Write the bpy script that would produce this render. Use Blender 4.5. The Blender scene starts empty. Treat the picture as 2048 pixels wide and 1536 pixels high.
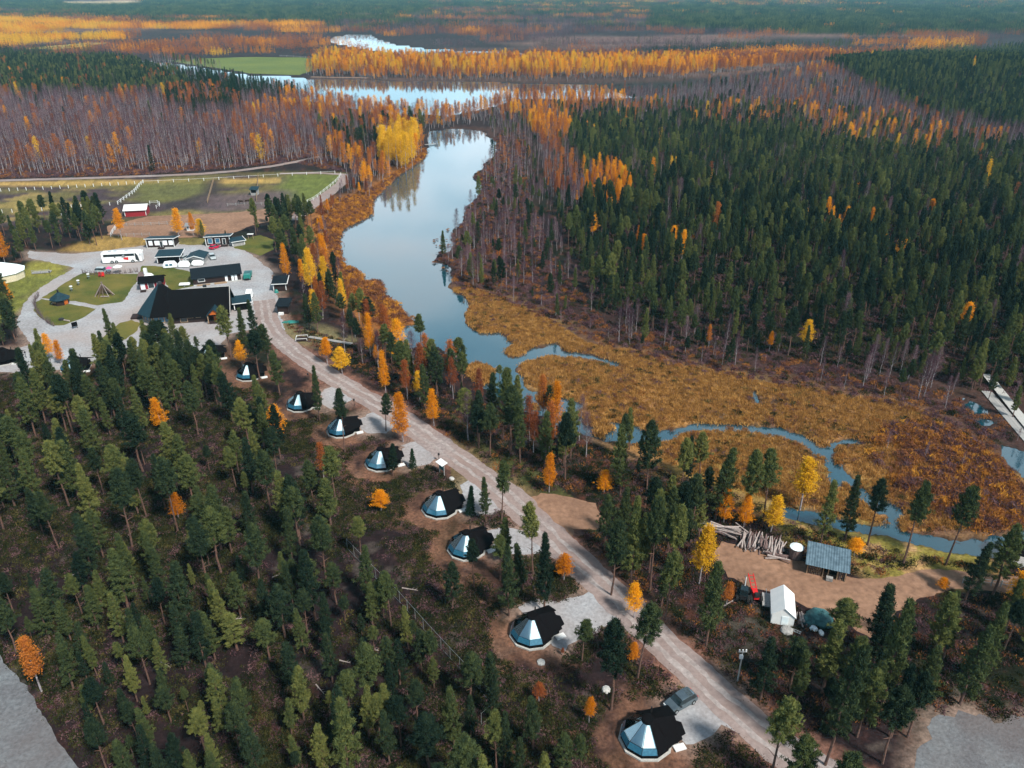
import bpy, math, random
import numpy as np
from mathutils import Vector, Matrix
random.seed(7); rng = np.random.default_rng(11)
R = math.radians
sc = bpy.context.scene
# ------------------------------------------------------------------ camera, sky, sun, exposure
CAMH = 77.0; PITCH = 27.1; FPX = 1580.0
cd = bpy.data.cameras.new('camera'); cam = bpy.data.objects.new('camera', cd); sc.collection.objects.link(cam)
cd.sensor_width = 36; cd.lens = 36*FPX/2048; cd.clip_start = 0.5; cd.clip_end = 40000
cam.location = (0, 0, CAMH); cam.rotation_euler = (R(90-PITCH), 0, 0); sc.camera = cam
CLOUD = 2.3; HAZE = .000075
SUN_EL = R(50); SUN_AZ = R(138)            # azimuth from +Y clockwise: from behind the camera, to the right
w = bpy.data.worlds.new('World'); sc.world = w; w.use_nodes = True
nt = w.node_tree; nt.nodes.clear()
sky = nt.nodes.new('ShaderNodeTexSky'); sky.sky_type = 'NISHITA'; sky.sun_disc = False
sky.sun_elevation = SUN_EL; sky.sun_rotation = SUN_AZ; sky.air_density = 1.2; sky.dust_density = 2.2; sky.ozone_density = 1.5
bg = nt.nodes.new('ShaderNodeBackground'); bg.inputs[1].default_value = 0.115
wo = nt.nodes.new('ShaderNodeOutputWorld')
tcw = nt.nodes.new('ShaderNodeTexCoord'); mpw = nt.nodes.new('ShaderNodeMapping'); mpw.inputs['Scale'].default_value = (1, 1, 2.6)
cn = nt.nodes.new('ShaderNodeTexNoise'); cn.inputs['Scale'].default_value = 3.4; cn.inputs['Detail'].default_value = 6
nt.links.new(tcw.outputs['Generated'], mpw.inputs[0]); nt.links.new(mpw.outputs[0], cn.inputs['Vector'])
crw = nt.nodes.new('ShaderNodeValToRGB'); crw.color_ramp.elements[0].position = .36; crw.color_ramp.elements[1].position = .62
crw.color_ramp.elements[0].color = (.38,.38,.38,1); crw.color_ramp.elements[1].color = (.92,.92,.92,1)
cc2 = nt.nodes.new('ShaderNodeValToRGB'); cc2.color_ramp.elements[0].position = .4; cc2.color_ramp.elements[1].position = .78
cc2.color_ramp.elements[0].color = (.46,.80,1.0,1); cc2.color_ramp.elements[1].color = (.90,.90,.93,1)
scw = nt.nodes.new('ShaderNodeVectorMath'); scw.operation = 'SCALE'; sxw = nt.nodes.new('ShaderNodeSeparateXYZ'); nt.links.new(tcw.outputs['Generated'], sxw.inputs[0])
mrw = nt.nodes.new('ShaderNodeMapRange'); mrw.interpolation_type = 'SMOOTHSTEP'; mrw.inputs[1].default_value = 0; mrw.inputs[2].default_value = .72; mrw.inputs[3].default_value = CLOUD*9.0; mrw.inputs[4].default_value = CLOUD
nt.links.new(sxw.outputs[2], mrw.inputs[0]); nt.links.new(mrw.outputs[0], scw.inputs['Scale'])
mxw = nt.nodes.new('ShaderNodeMixRGB')
nt.links.new(cn.outputs[0], crw.inputs[0]); nt.links.new(cn.outputs[0], cc2.inputs[0]); nt.links.new(cc2.outputs[0], scw.inputs[0])
nt.links.new(crw.outputs[0], mxw.inputs[0]); nt.links.new(sky.outputs[0], mxw.inputs[1]); nt.links.new(scw.outputs[0], mxw.inputs[2])
nt.links.new(mxw.outputs[0], bg.inputs[0]); nt.links.new(bg.outputs[0], wo.inputs[0])
sl = bpy.data.lights.new('sun', 'SUN'); sun = bpy.data.objects.new('sun', sl); sc.collection.objects.link(sun)
sl.energy = 5.0; sl.angle = R(7); sl.color = (1.0, 0.93, 0.84)
sd_ = Vector((math.sin(SUN_AZ)*math.cos(SUN_EL), math.cos(SUN_AZ)*math.cos(SUN_EL), math.sin(SUN_EL)))
sun.rotation_euler = sd_.to_track_quat('Z', 'Y').to_euler(); sun.location = (60, -80, 200)
sc.view_settings.view_transform = 'Standard'; sc.view_settings.look = 'None'
sc.view_settings.exposure = 0.25; sc.view_settings.gamma = 1.0
sc.cycles.max_bounces = 5; sc.cycles.diffuse_bounces = 2; sc.cycles.glossy_bounces = 3
sc.cycles.transmission_bounces = 4; sc.cycles.transparent_max_bounces = 8; sc.cycles.volume_bounces = 0
# ------------------------------------------------------------------ projection helpers (photo point -> place on the ground)
ct, st = math.cos(R(PITCH)), math.sin(R(PITCH))
def P(u, v, z=0.0):
    a = (u-1024)/FPX; b = (768-v)/FPX
    dy = ct + b*st; dz = -st + b*ct
    t = (z-CAMH)/dz
    return (a*t, dy*t)
def proj(x, y, z=0.0):
    x = np.asarray(x, float); y = np.asarray(y, float); h = z-CAMH
    d = y*ct - h*st; up = y*st + h*ct
    return 1024+FPX*x/d, 768-FPX*up/d, d
def PP(pts): return np.array([P(u, v) for u, v in pts])
def height_for(bu, bv, tv):
    x, y = P(bu, bv); k = (768-tv)/FPX
    # up/d = k ; up = y*st+h*ct ; d = y*ct-h*st
    h = (k*y*ct - y*st)/(ct + k*st)
    return h + CAMH
def inpoly(x, y, poly):
    x = np.asarray(x); y = np.asarray(y); r = np.zeros(x.shape, bool); n = len(poly)
    for i in range(n):
        x0, y0 = poly[i]; x1, y1 = poly[(i+1) % n]
        if y0 == y1: continue
        c = ((y0 > y) != (y1 > y)) & (x < (x1-x0)*(y-y0)/(y1-y0)+x0)
        r ^= c
    return r
def segdist(x, y, poly, closed=True):
    d = np.full(x.shape, 1e9); n = len(poly)
    for i in range(n if closed else n-1):
        x0, y0 = poly[i]; x1, y1 = poly[(i+1) % n]
        ex, ey = x1-x0, y1-y0; L = ex*ex+ey*ey+1e-9
        t = np.clip(((x-x0)*ex+(y-y0)*ey)/L, 0, 1)
        d = np.minimum(d, (x-x0-t*ex)**2+(y-y0-t*ey)**2)
    return np.sqrt(d)
_lat = rng.random((256, 256))
def vnoise(x, y, s, o=0):
    x = np.asarray(x)/s+o*17.3+1000; y = np.asarray(y)/s+o*9.1+1000
    xi = np.floor(x).astype(int); yi = np.floor(y).astype(int); fx = x-xi; fy = y-yi
    fx = fx*fx*(3-2*fx); fy = fy*fy*(3-2*fy)
    g = lambda a, b: _lat[a % 256, b % 256]
    return (g(xi, yi)*(1-fx)+g(xi+1, yi)*fx)*(1-fy)+(g(xi, yi+1)*(1-fx)+g(xi+1, yi+1)*fx)*fy
def fbm(x, y, s, o=0): return (vnoise(x, y, s, o)*.5+vnoise(x, y, s*.47, o+3)*.3+vnoise(x, y, s*.21, o+7)*.2)
# ------------------------------------------------------------------ outlines of the land
LAKE = [(855,264),(898,258),(936,259),(954,260),(971,264),(969,270),(994,285),(990,293),(994,299),(984,315),(969,326),(966,337),(949,345),(944,353),(962,369),(958,390),(941,408),(928,418),(930,429),(926,444),(904,463),(900,478),(908,489),(898,504),(874,507),(869,519),(883,528),(906,534),(898,545),(906,562),(901,571),(905,582),(931,592),(939,614),(927,631),(933,646),(946,659),(961,666),(1002,664),(1023,687),(1004,706),(1025,713),(1053,708),(1057,700),(1068,693),(1085,693),(1097,687),(1112,684),(1122,697),(1132,704),(1155,703),(1183,708),(1204,716),(1237,724),(1241,736),(1230,733),(1202,722),(1155,712),(1132,714),(1093,708),(1069,718),(1044,724),(1030,740),(1044,753),(1052,775),(1069,781),(1097,785),(1136,798),(1171,806),(1173,824),(1194,841),(1210,841),(1251,847),(1276,853),(1317,859),(1358,852),(1391,845),(1447,849),(1518,850),(1560,855),(1607,868),(1644,893),(1660,882),(1690,874),(1720,880),(1716,888),(1690,886),(1668,896),(1693,934),(1704,950),(1740,990),(1806,1016),(1815,1058),(1834,1063),(1886,1073),(1938,1079),(1975,1080),(2010,1060),(2100,1055),(2300,1060),(2300,1120),(2100,1112),(2020,1110),(1965,1112),(1907,1104),(1834,1091),(1782,1073),(1704,1062),(1600,1044),(1540,1022),(1560,1008),(1640,1022),(1707,1043),(1770,1052),(1778,1030),(1722,1000),(1690,972),(1663,967),(1656,937),(1626,906),(1616,892),(1597,885),(1560,872),(1518,862),(1471,860),(1424,860),(1363,864),(1354,876),(1300,890),(1230,885),(1160,862),(1100,842),(1040,815),(985,785),(950,760),(922,738),(907,723),(892,706),(875,693),(845,692),(817,691),(795,683),(776,662),(793,658),(808,650),(828,648),(832,637),(821,633),(810,625),(806,618),(789,603),(767,592),(772,582),(770,569),(761,562),(735,558),(722,562),(729,552),(716,539),(692,532),(683,504),(679,483),(683,463),(696,453),(726,440),(747,423),(743,408),(756,390),(790,356),(825,332),(848,315),(857,296),(855,274)]
RIVER = [(265,119),(345,128),(420,139),(500,151),(560,151),(600,157),(640,160),(800,162),(1000,165),(1200,168),(1350,167),(1450,160),(1560,148),(1640,137),(1740,124),(1742,128),(1650,148),(1560,166),(1430,186),(1300,198),(1150,200),(1040,198),(980,214),(900,230),(800,228),(700,215),(620,200),(560,188),(480,172),(400,158),(330,146),(265,127)]
UPRIVER = [(662,76),(690,71),(740,70),(752,78),(790,90),(860,99),(960,104),(1060,107),(1060,111),(940,112),(820,108),(760,102),(700,91),(664,84)]
PONDS = [[(1926,794),(1950,800),(1968,812),(1974,826),(1948,824),(1932,810)],[(1958,833),(1990,842),(1988,850),(1962,846)],
         [(2000,886),(2030,894),(2060,908),(2200,960),(2100,975),(2040,950),(2015,922)],[(2003,988),(2022,992),(2018,1001),(2004,998)],
         [(1505,780),(1514,783),(1520,800),(1530,806),(1522,812),(1510,800)],[(1545,798),(1556,796),(1558,804),(1548,812),(1540,806)]]
ISLES = [[(1230,1e9)]]
LAKEw, RIVERw, UPw = PP(LAKE), PP(RIVER), PP(UPRIVER); PONDw = [PP(p) for p in PONDS]
WAT = [LAKEw, RIVERw, UPw]+PONDw
MARSH = [(905,575),(960,580),(1010,600),(1060,622),(1110,645),(1170,685),(1260,700),(1350,730),(1450,745),(1520,765),(1600,772),(1700,795),(1790,800),(1860,830),(1900,865),(1960,900),(2010,960),(2048,1000),(2300,1010),(2300,1060),(2048,1056),(1834,1061),(1700,1043),(1600,1017),(1500,985),(1420,960),(1350,930),(1280,895),(1200,850),(1160,810),(1100,790),(1040,760),(1030,735),(1000,700),(960,670),(930,640),(935,605)]
SHORE_W = [(860,300),(850,330),(790,380),(760,410),(750,430),(700,460),(690,500),(700,530),(780,560),(790,600),(835,640),(780,665),(740,640),(700,590),(668,545),(640,500),(628,450),(640,415),(690,395),(740,380),(800,340),(845,300)]
MARSHw, SHOREw = PP(MARSH), PP(SHORE_W)
# strips along the water that stay bare of trees (sand and sedge)
def strip(pts, wd):
    w_ = [Vector((*P(*p), 0)) for p in pts]; L, Rr = [], []
    for i, p in enumerate(w_):
        t = (w_[min(i+1, len(w_)-1)]-w_[max(i-1, 0)]).normalized(); n = Vector((-t.y, t.x, 0))
        ww = wd[i] if isinstance(wd, (list, tuple)) else wd
        L.append(p+n*ww/2); Rr.append(p-n*ww/2)
    return np.array([(q.x, q.y) for q in L+Rr[::-1]])
ROADS = {
 'gravel_road': strip([(528,600),(534,640),(552,672),(600,712),(660,752),(720,788),(780,822),(830,856),(885,895),(945,938),(1000,978),(1055,1028),(1110,1082),(1160,1126),(1210,1172),(1262,1222),(1312,1274),(1370,1330),(1428,1382),(1490,1438),(1560,1494),(1640,1545),(1760,1610),(1900,1700)], [5.5,5.5,5.2,5,5,5,5.2,5.4,5.4,5.4,5.6,5.8,5.6,5.4,5.2,5.2,5.2,5,5,5,5,5,5,5]),
 'forest_road': strip([(-500,368),(-200,364),(0,361),(150,357),(300,352),(400,348),(470,342),(540,333),(590,324),(640,313)], [4,4,4,4,4,4,4,4,4,3]),
 'farm_track': strip([(560,347),(640,346),(688,349),(684,366),(660,385),(625,408),(606,425),(585,440)], [3,3,4,5,5,6,6,4]),
 'left_road': strip([(-160,1240),(-80,1310),(-10,1400),(40,1480),(100,1570),(190,1700)], 6.2),
 'far_road': strip([(1985,105),(1700,128),(1500,152),(1400,158),(1200,164),(1000,161),(800,157),(620,154)], [5,4,6,6,5,5,5,5]),
}
YARDS = {
 'yard': [(55,503),(130,508),(200,503),(280,492),(350,489),(400,491),(470,494),(510,512),(540,540),(556,580),(560,620),(566,660),(548,664),(520,655),(460,668),(440,690),(400,704),(330,706),(255,700),(240,720),(200,722),(130,740),(40,745),(0,745),(-60,740),(-60,700),(30,698),(60,690),(37,655),(40,620),(60,592),(100,565),(150,535),(90,523),(55,515)],
 'spur1': [(1335,1405),(1395,1368),(1440,1350),(1500,1428),(1488,1462),(1440,1448),(1420,1480),(1392,1492),(1368,1478),(1350,1440)],
 'spur2': [(1035,1222),(1065,1205),(1120,1208),(1160,1182),(1195,1160),(1262,1225),(1240,1246),(1200,1250),(1165,1272),(1140,1296),(1118,1290)],
 'spur3': [(968,1062),(1010,1056),(1062,1060),(1096,1100),(1060,1108),(1000,1108),(985,1100)],
 'spur4': [(915,972),(945,955),(972,960),(1010,996),(990,1022),(940,1028),(922,1004)],
 'spur5': [(800,892),(848,880),(890,906),(860,928),(825,938),(805,925)],
 'spur6': [(712,836),(752,818),(800,845),(775,865),(735,868),(720,860)],
 'spur7': [(636,800),(650,782),(675,772),(704,790),(690,806),(652,818)],
 'lot': [(1835,1540),(1850,1485),(1872,1440),(1920,1424),(1968,1432),(1992,1462),(2048,1438),(2200,1430),(2300,1640),(1850,1640)],
}
DIRT = {
 'work_yard': [(1440,1085),(1500,1090),(1560,1112),(1640,1140),(1720,1162),(1790,1152),(1850,1140),(1920,1142),(2000,1150),(2100,1150),(2300,1160),(2300,1200),(2048,1182),(1900,1180),(1840,1196),(1790,1225),(1765,1262),(1738,1280),(1700,1250),(1640,1222),(1560,1190),(1490,1168),(1450,1150),(1420,1110)],
 'junction': [(1040,1000),(1085,985),(1140,992),(1195,1010),(1215,1038),(1200,1056),(1150,1058),(1142,1082),(1165,1110),(1150,1118),(1095,1066)],
 'paddock_earth': [(215,452),(300,432),(470,425),(560,415),(600,425),(560,440),(500,452),(460,470),(300,478),(215,470)],
}
LAWNS = {
 'lawn': [(83,596),(115,576),(152,552),(170,545),(220,548),(278,548),(284,532),(310,532),(345,535),(385,545),(388,572),(340,582),(330,560),(276,562),(262,576),(256,592),(244,604),(196,611),(150,602),(143,602)],
 'lawn_b': [(83,598),(140,608),(193,618),(176,630),(158,640),(125,651),(108,651),(79,634),(68,620),(71,604)],
 'lawn_c': [(199,682),(212,670),(240,646),(264,640),(283,648),(272,663),(252,679),(220,684)],
 'lawn_d': [(462,482),(520,470),(548,480),(546,500),(520,512),(492,502),(470,497)],
}
FIELDS = {'green_field': [(335,121),(400,117),(500,114),(600,115),(648,120),(632,138),(600,150),(560,149),(500,147),(430,136)],
          'hay_field': [(50,97),(100,92),(180,85),(215,86),(170,93),(110,99)]}
PADDOCK = [(-400,372),(0,365),(300,357),(450,350),(560,346),(686,347),(660,380),(615,410),(560,425),(400,432),(200,440),(0,448),(-400,460)]
PADw = PP(PADDOCK)
# ------------------------------------------------------------------ object helpers
col = sc.collection
def setp(o, label=None, cat=None, group=None, kind=None):
    if label: o['label'] = label
    if cat: o['category'] = cat
    if group: o['group'] = group
    if kind: o['kind'] = kind
    return o
def mesh_obj(name, me, m=None, parent=None, loc=(0,0,0), rz=0):
    o = bpy.data.objects.new(name, me); col.objects.link(o)
    if m is not None and len(me.materials) == 0: me.materials.append(m)
    o.location = loc; o.rotation_euler = (0, 0, rz)
    if parent: o.parent = parent
    return o
class MB:
    def __init__(s): s.v = []; s.f = []
    def add(s, vs, fs):
        b = len(s.v); s.v += [tuple(v) for v in vs]; s.f += [tuple(b+i for i in f) for f in fs]; return s
    def box(s, c, d, rz=0, taper=1.0):
        x, y, z = d[0]/2, d[1]/2, d[2]/2; cr, sr = math.cos(rz), math.sin(rz); vs = []
        for dz, k in ((-z, 1), (z, taper)):
            for a, b in ((-x,-y),(x,-y),(x,y),(-x,y)):
                a *= k; b *= k; vs.append((c[0]+a*cr-b*sr, c[1]+a*sr+b*cr, c[2]+dz))
        return s.add(vs, [(3,2,1,0),(4,5,6,7),(0,1,5,4),(1,2,6,5),(2,3,7,6),(3,0,4,7)])
    def tube(s, a, b, r0, r1=None, n=8):
        r1 = r0 if r1 is None else r1; a = Vector(a); b = Vector(b); d = (b-a).normalized()
        u = d.orthogonal().normalized(); w_ = d.cross(u); vs = []
        for p, r in ((a, r0), (b, r1)):
            for i in range(n):
                t = 2*math.pi*i/n; vs.append(p+u*r*math.cos(t)+w_*r*math.sin(t))
        return s.add(vs, [(i, (i+1) % n, n+(i+1) % n, n+i) for i in range(n)]+[tuple(range(n))[::-1], tuple(range(n, 2*n))])
    def prism(s, poly, z0, z1):
        n = len(poly); return s.add([(x, y, z0) for x, y in poly]+[(x, y, z1) for x, y in poly],
            [(i, (i+1) % n, n+(i+1) % n, n+i) for i in range(n)]+[tuple(range(n))[::-1], tuple(range(n, 2*n))])
    def slab(s, q, t):          # quad/tri given as 3d points, thickened downwards
        n = len(q); return s.add(list(q)+[(a, b, c-t) for a, b, c in q],
            [tuple(range(n)), tuple(range(n, 2*n))[::-1]]+[(i, n+i, n+(i+1) % n, (i+1) % n) for i in range(n)])
    def loft(s, secs):          # list of equal length rings of 3d points
        n = len(secs[0]); vs = [p for q in secs for p in q]; fs = []
        for k in range(len(secs)-1):
            fs += [(k*n+i, k*n+(i+1) % n, (k+1)*n+(i+1) % n, (k+1)*n+i) for i in range(n)]
        fs += [tuple(range(n))[::-1], tuple(range((len(secs)-1)*n, len(secs)*n))]
        return s.add(vs, fs)
    def mesh(s, name, m, smooth=False):
        me = bpy.data.meshes.new(name); me.from_pydata(s.v, [], s.f); me.update()
        me.materials.append(m)
        if smooth: me.polygons.foreach_set('use_smooth', [True]*len(me.polygons))
        return me
    def build(s, name, m, parent=None, smooth=False, label=None, kind=None):
        o = mesh_obj(name, s.mesh(name, m, smooth), None, parent)
        if label: o['label'] = label
        if kind: o['kind'] = kind
        return o
def thing(name, label, cat, loc, rz=0, group=None, s=1.0):
    o = bpy.data.objects.new(name, None); col.objects.link(o); o.empty_display_size = .5
    o.location = (loc[0], loc[1], loc[2] if len(loc) > 2 else 0); o.rotation_euler = (0, 0, rz); o.scale = (s, s, s)
    return setp(o, label, cat, group)
def kids(o, KC={}): return [c for c in o.children]
def dup(root, loc, rz, label, group=None, s=None):
    r = root.copy(); col.objects.link(r); r.location = (loc[0], loc[1], loc[2] if len(loc) > 2 else 0); r.rotation_euler = (0, 0, rz)
    r['label'] = label
    if group: r['group'] = group
    if s: r.scale = (s, s, s)
    for ch in list(root.children):
        c = ch.copy(); col.objects.link(c); c.parent = r
        for g in list(ch.children):
            d = g.copy(); col.objects.link(d); d.parent = c
    return r
# ------------------------------------------------------------------ materials
def mat(name, c, rough=.8, metal=0, c2=None, scale=3, spec=.3, bump=0, coord='Object', detail=4, lo=.35, hi=.65):
    m = bpy.data.materials.new(name); m.use_nodes = True; n = m.node_tree.nodes; l = m.node_tree.links
    b = n['Principled BSDF']; b.inputs['Base Color'].default_value = (*c, 1); b.inputs['Roughness'].default_value = rough
    b.inputs['Metallic'].default_value = metal; b.inputs['Specular IOR Level'].default_value = spec
    c2 = c2 or tuple(x*.72 for x in c)
    tc = n.new('ShaderNodeTexCoord'); no = n.new('ShaderNodeTexNoise'); no.inputs['Scale'].default_value = scale; no.inputs['Detail'].default_value = detail
    l.new(tc.outputs[coord], no.inputs['Vector'])
    r = n.new('ShaderNodeValToRGB'); r.color_ramp.elements[0].position = lo; r.color_ramp.elements[1].position = hi
    r.color_ramp.elements[0].color = (*c2, 1); r.color_ramp.elements[1].color = (*c, 1)
    l.new(no.outputs[0], r.inputs[0]); l.new(r.outputs[0], b.inputs['Base Color'])
    if bump:
        bp = n.new('ShaderNodeBump'); bp.inputs['Strength'].default_value = bump; bp.inputs['Distance'].default_value = .05
        l.new(no.outputs[0], bp.inputs['Height']); l.new(bp.outputs[0], b.inputs['Normal'])
    return m
def leafmat(name, cols, trans=.25, zfade=None):
    # colour per tree (random) with per-clump variation; cols = list of ramp colours
    m = bpy.data.materials.new(name); m.use_nodes = True; n = m.node_tree.nodes; l = m.node_tree.links; n.clear()
    out = n.new('ShaderNodeOutputMaterial'); oi = n.new('ShaderNodeObjectInfo'); tc = n.new('ShaderNodeTexCoord')
    no = n.new('ShaderNodeTexNoise'); no.inputs['Scale'].default_value = 1.6; no.inputs['Detail'].default_value = 3
    l.new(tc.outputs['Object'], no.inputs['Vector'])
    ad = n.new('ShaderNodeMath'); ad.operation = 'MULTIPLY_ADD'; ad.inputs[1].default_value = .8
    l.new(no.outputs[0], ad.inputs[0])
    sub = n.new('ShaderNodeMath'); sub.operation = 'MULTIPLY_ADD'; sub.inputs[1].default_value = .8; sub.inputs[2].default_value = -.30
    l.new(oi.outputs['Random'], sub.inputs[0]); l.new(sub.outputs[0], ad.inputs[2])
    r = n.new('ShaderNodeValToRGB'); cr = r.color_ramp
    for i, c in enumerate(cols):
        p = i/(len(cols)-1)
        e = cr.elements[i] if i < 2 else cr.elements.new(p)
        e.position = p; e.color = (*c, 1)
    cr.elements[0].position = 0
    for i, c in enumerate(cols):
        cr.elements[i].position = i/(len(cols)-1); cr.elements[i].color = (*c, 1)
    l.new(ad.outputs[0], r.inputs[0])
    d = n.new('ShaderNodeBsdfDiffuse'); t = n.new('ShaderNodeBsdfTranslucent'); mx = n.new('ShaderNodeMixShader'); mx.inputs[0].default_value = trans
    l.new(r.outputs[0], d.inputs[0]); l.new(r.outputs[0], t.inputs[0]); l.new(d.outputs[0], mx.inputs[1]); l.new(t.outputs[0], mx.inputs[2])
    l.new(mx.outputs[0], out.inputs[0]); return m
M = {}
M['black'] = mat('black_shingle', (.006,.005,.006), .95, c2=(.004,.0035,.004), scale=4, spec=.04)
M['tealroof'] = mat('teal_felt_roof', (.008,.034,.050), .7, c2=(.005,.022,.033), scale=2, spec=.25)
M['darkroof'] = mat('dark_felt_roof', (.006,.012,.018), .8, c2=(.004,.007,.011), scale=3, spec=.15)
M['darkwood'] = mat('dark_stained_wood', (.030,.016,.014), .8, c2=(.018,.009,.009), scale=6)
M['redwood'] = mat('red_painted_wood', (.32,.02,.03), .7, c2=(.20,.012,.02), scale=5)
M['white'] = mat('white_paint', (.72,.74,.74), .6, c2=(.62,.65,.66), scale=5)
M['plinth'] = mat('pale_concrete', (.46,.46,.44), .85, c2=(.34,.35,.34), scale=4)
M['wood'] = mat('pale_wood', (.36,.25,.16), .8, c2=(.24,.16,.10), scale=7)
M['greywood'] = mat('grey_weathered_wood', (.34,.34,.33), .85, c2=(.22,.22,.22), scale=3)
M['orangewood'] = mat('orange_varnished_wood', (.50,.13,.02), .5, c2=(.36,.08,.012), scale=5)
M['log'] = mat('log_bark', (.19,.13,.12), .9, c2=(.08,.055,.055), scale=5)
M['logpale'] = mat('peeled_log', (.40,.36,.34), .8, c2=(.25,.20,.19), scale=5)
M['metal'] = mat('galvanised_metal', (.42,.46,.47), .45, .6, c2=(.30,.33,.35), scale=4)
M['rubber'] = mat('tyre_rubber', (.012,.012,.012), .85)
M['darkglass'] = mat('dark_glass', (.012,.025,.03), .06, c2=(.01,.018,.022), spec=.8)
M['greenpaint'] = mat('teal_green_paint', (.015,.20,.17), .4, c2=(.012,.15,.13), spec=.5)
M['whitemetal'] = mat('white_car_paint', (.78,.80,.80), .25, c2=(.74,.76,.77), spec=.5)
M['silver'] = mat('silver_car_paint', (.50,.56,.58), .3, .3, c2=(.44,.50,.52), spec=.5)
M['redpaint'] = mat('red_car_paint', (.45,.01,.05), .3, c2=(.38,.008,.04), spec=.5)
M['red'] = mat('bright_red', (.60,.02,.02), .5, c2=(.50,.015,.015))
M['pink'] = mat('pink_cloth', (.62,.09,.25), .7, c2=(.5,.07,.2))
M['carpaint'] = mat('dark_car_paint', (.19,.25,.28), .16, .7, c2=(.15,.20,.23), spec=.9)
M['tarp'] = mat('white_tarpaulin', (.80,.83,.83), .5, c2=(.74,.78,.79), scale=1.2)
M['tealtarp'] = mat('teal_tarpaulin', (.045,.15,.16), .55, c2=(.02,.07,.08), scale=1.5)
M['dark'] = mat('blackened_iron', (.02,.02,.022), .6)
M['horse'] = mat('dark_horse_coat', (.03,.015,.010), .7)
M['blind'] = mat('white_blind', (.86,.93,.95), .7, c2=(.72,.86,.92), scale=1.4)
M['bank'] = mat('wattle', (.16,.12,.12), .9, c2=(.08,.06,.065), scale=8)
M['cloth'] = mat('cream_canvas', (.62,.56,.40), .8, c2=(.5,.45,.32))
def glassmat():
    m = bpy.data.materials.new('roof_glass'); m.use_nodes = True; n = m.node_tree.nodes; l = m.node_tree.links; n.clear()
    o = n.new('ShaderNodeOutputMaterial'); t = n.new('ShaderNodeBsdfTransparent'); g = n.new('ShaderNodeBsdfGlossy'); mx = n.new('ShaderNodeMixShader')
    t.inputs[0].default_value = (.93,.98,1,1); g.inputs['Roughness'].default_value = .03; g.inputs[0].default_value = (.9,.98,1,1)
    f = n.new('ShaderNodeFresnel'); f.inputs[0].default_value = 1.6
    l.new(f.outputs[0], mx.inputs[0]); l.new(t.outputs[0], mx.inputs[1]); l.new(g.outputs[0], mx.inputs[2]); l.new(mx.outputs[0], o.inputs[0]); return m
M['glass'] = glassmat()
M['blueglass'] = mat('blue_reflective_glass', (.03,.14,.22), .08, c2=(.02,.10,.17), spec=.9)
# ------------------------------------------------------------------ ground sheet with carved water
def hillz(x, y):
    hx, hy = P(2010, 175); a = ((x-hx)/210)**2+((y-hy)/130)**2
    z = 13*np.exp(-a)
    d = np.sqrt(x*x+y*y)
    return z*np.clip((y-470)/80, 0, 1)
def watersd(x, y):
    """signed distance to the nearest shore, positive on land"""
    sd = np.full(x.shape, 60.0)
    for poly in WAT:
        mn = poly.min(0)-40; mx = poly.max(0)+40
        k = (x > mn[0]) & (x < mx[0]) & (y > mn[1]) & (y < mx[1])
        if not k.any(): continue
        d = segdist(x[k], y[k], poly); i = inpoly(x[k], y[k], poly); d = np.where(i, -d, d)
        s2 = sd[k]; sd[k] = np.where(i, np.minimum(d, s2), np.where(np.abs(d) < np.abs(s2), d, s2))
    return sd
def near(x, y, poly, soft):
    """1 inside, fading to 0 over soft metres outside"""
    mn = poly.min(0)-soft; mx = poly.max(0)+soft; r = np.zeros(x.shape)
    k = (x > mn[0]) & (x < mx[0]) & (y > mn[1]) & (y < mx[1])
    if k.any():
        d = segdist(x[k], y[k], poly); i = inpoly(x[k], y[k], poly)
        r[k] = np.where(i, 1, np.clip(1-d/soft, 0, 1))
    return r
CABINS = [  # u, v of the centre of the round part on the ground, heading of the entrance (deg), size, words
 (1291,1478,18,1.00,'nearest, beside the parked dark car'),(1064,1268,28,.98,'second from the front, on open orange ground'),
 (934,1098,28,.98,'partly hidden by a pointed pine'),(880,1018,28,.98,'in the open left of the road bend'),
 (763,927,26,.96,'left of the white-roofed notice board'),(684,862,24,.95,'half behind a tall slim pine'),
 (602,812,20,.95,'beside a small orange birch cluster'),(499,752,22,.95,'under the slender orange birch'),
 (421,714,20,.95,'closest to the big dark hall'),(150,738,14,.95,'hidden among pines left of the gravel lot'),
 (10,722,10,.95,'dark roofed, at the left edge')]
CABw = [P(c[0], c[1]) for c in CABINS]
FLAT = [strip([(0,0),(1,1)],1)]
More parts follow.
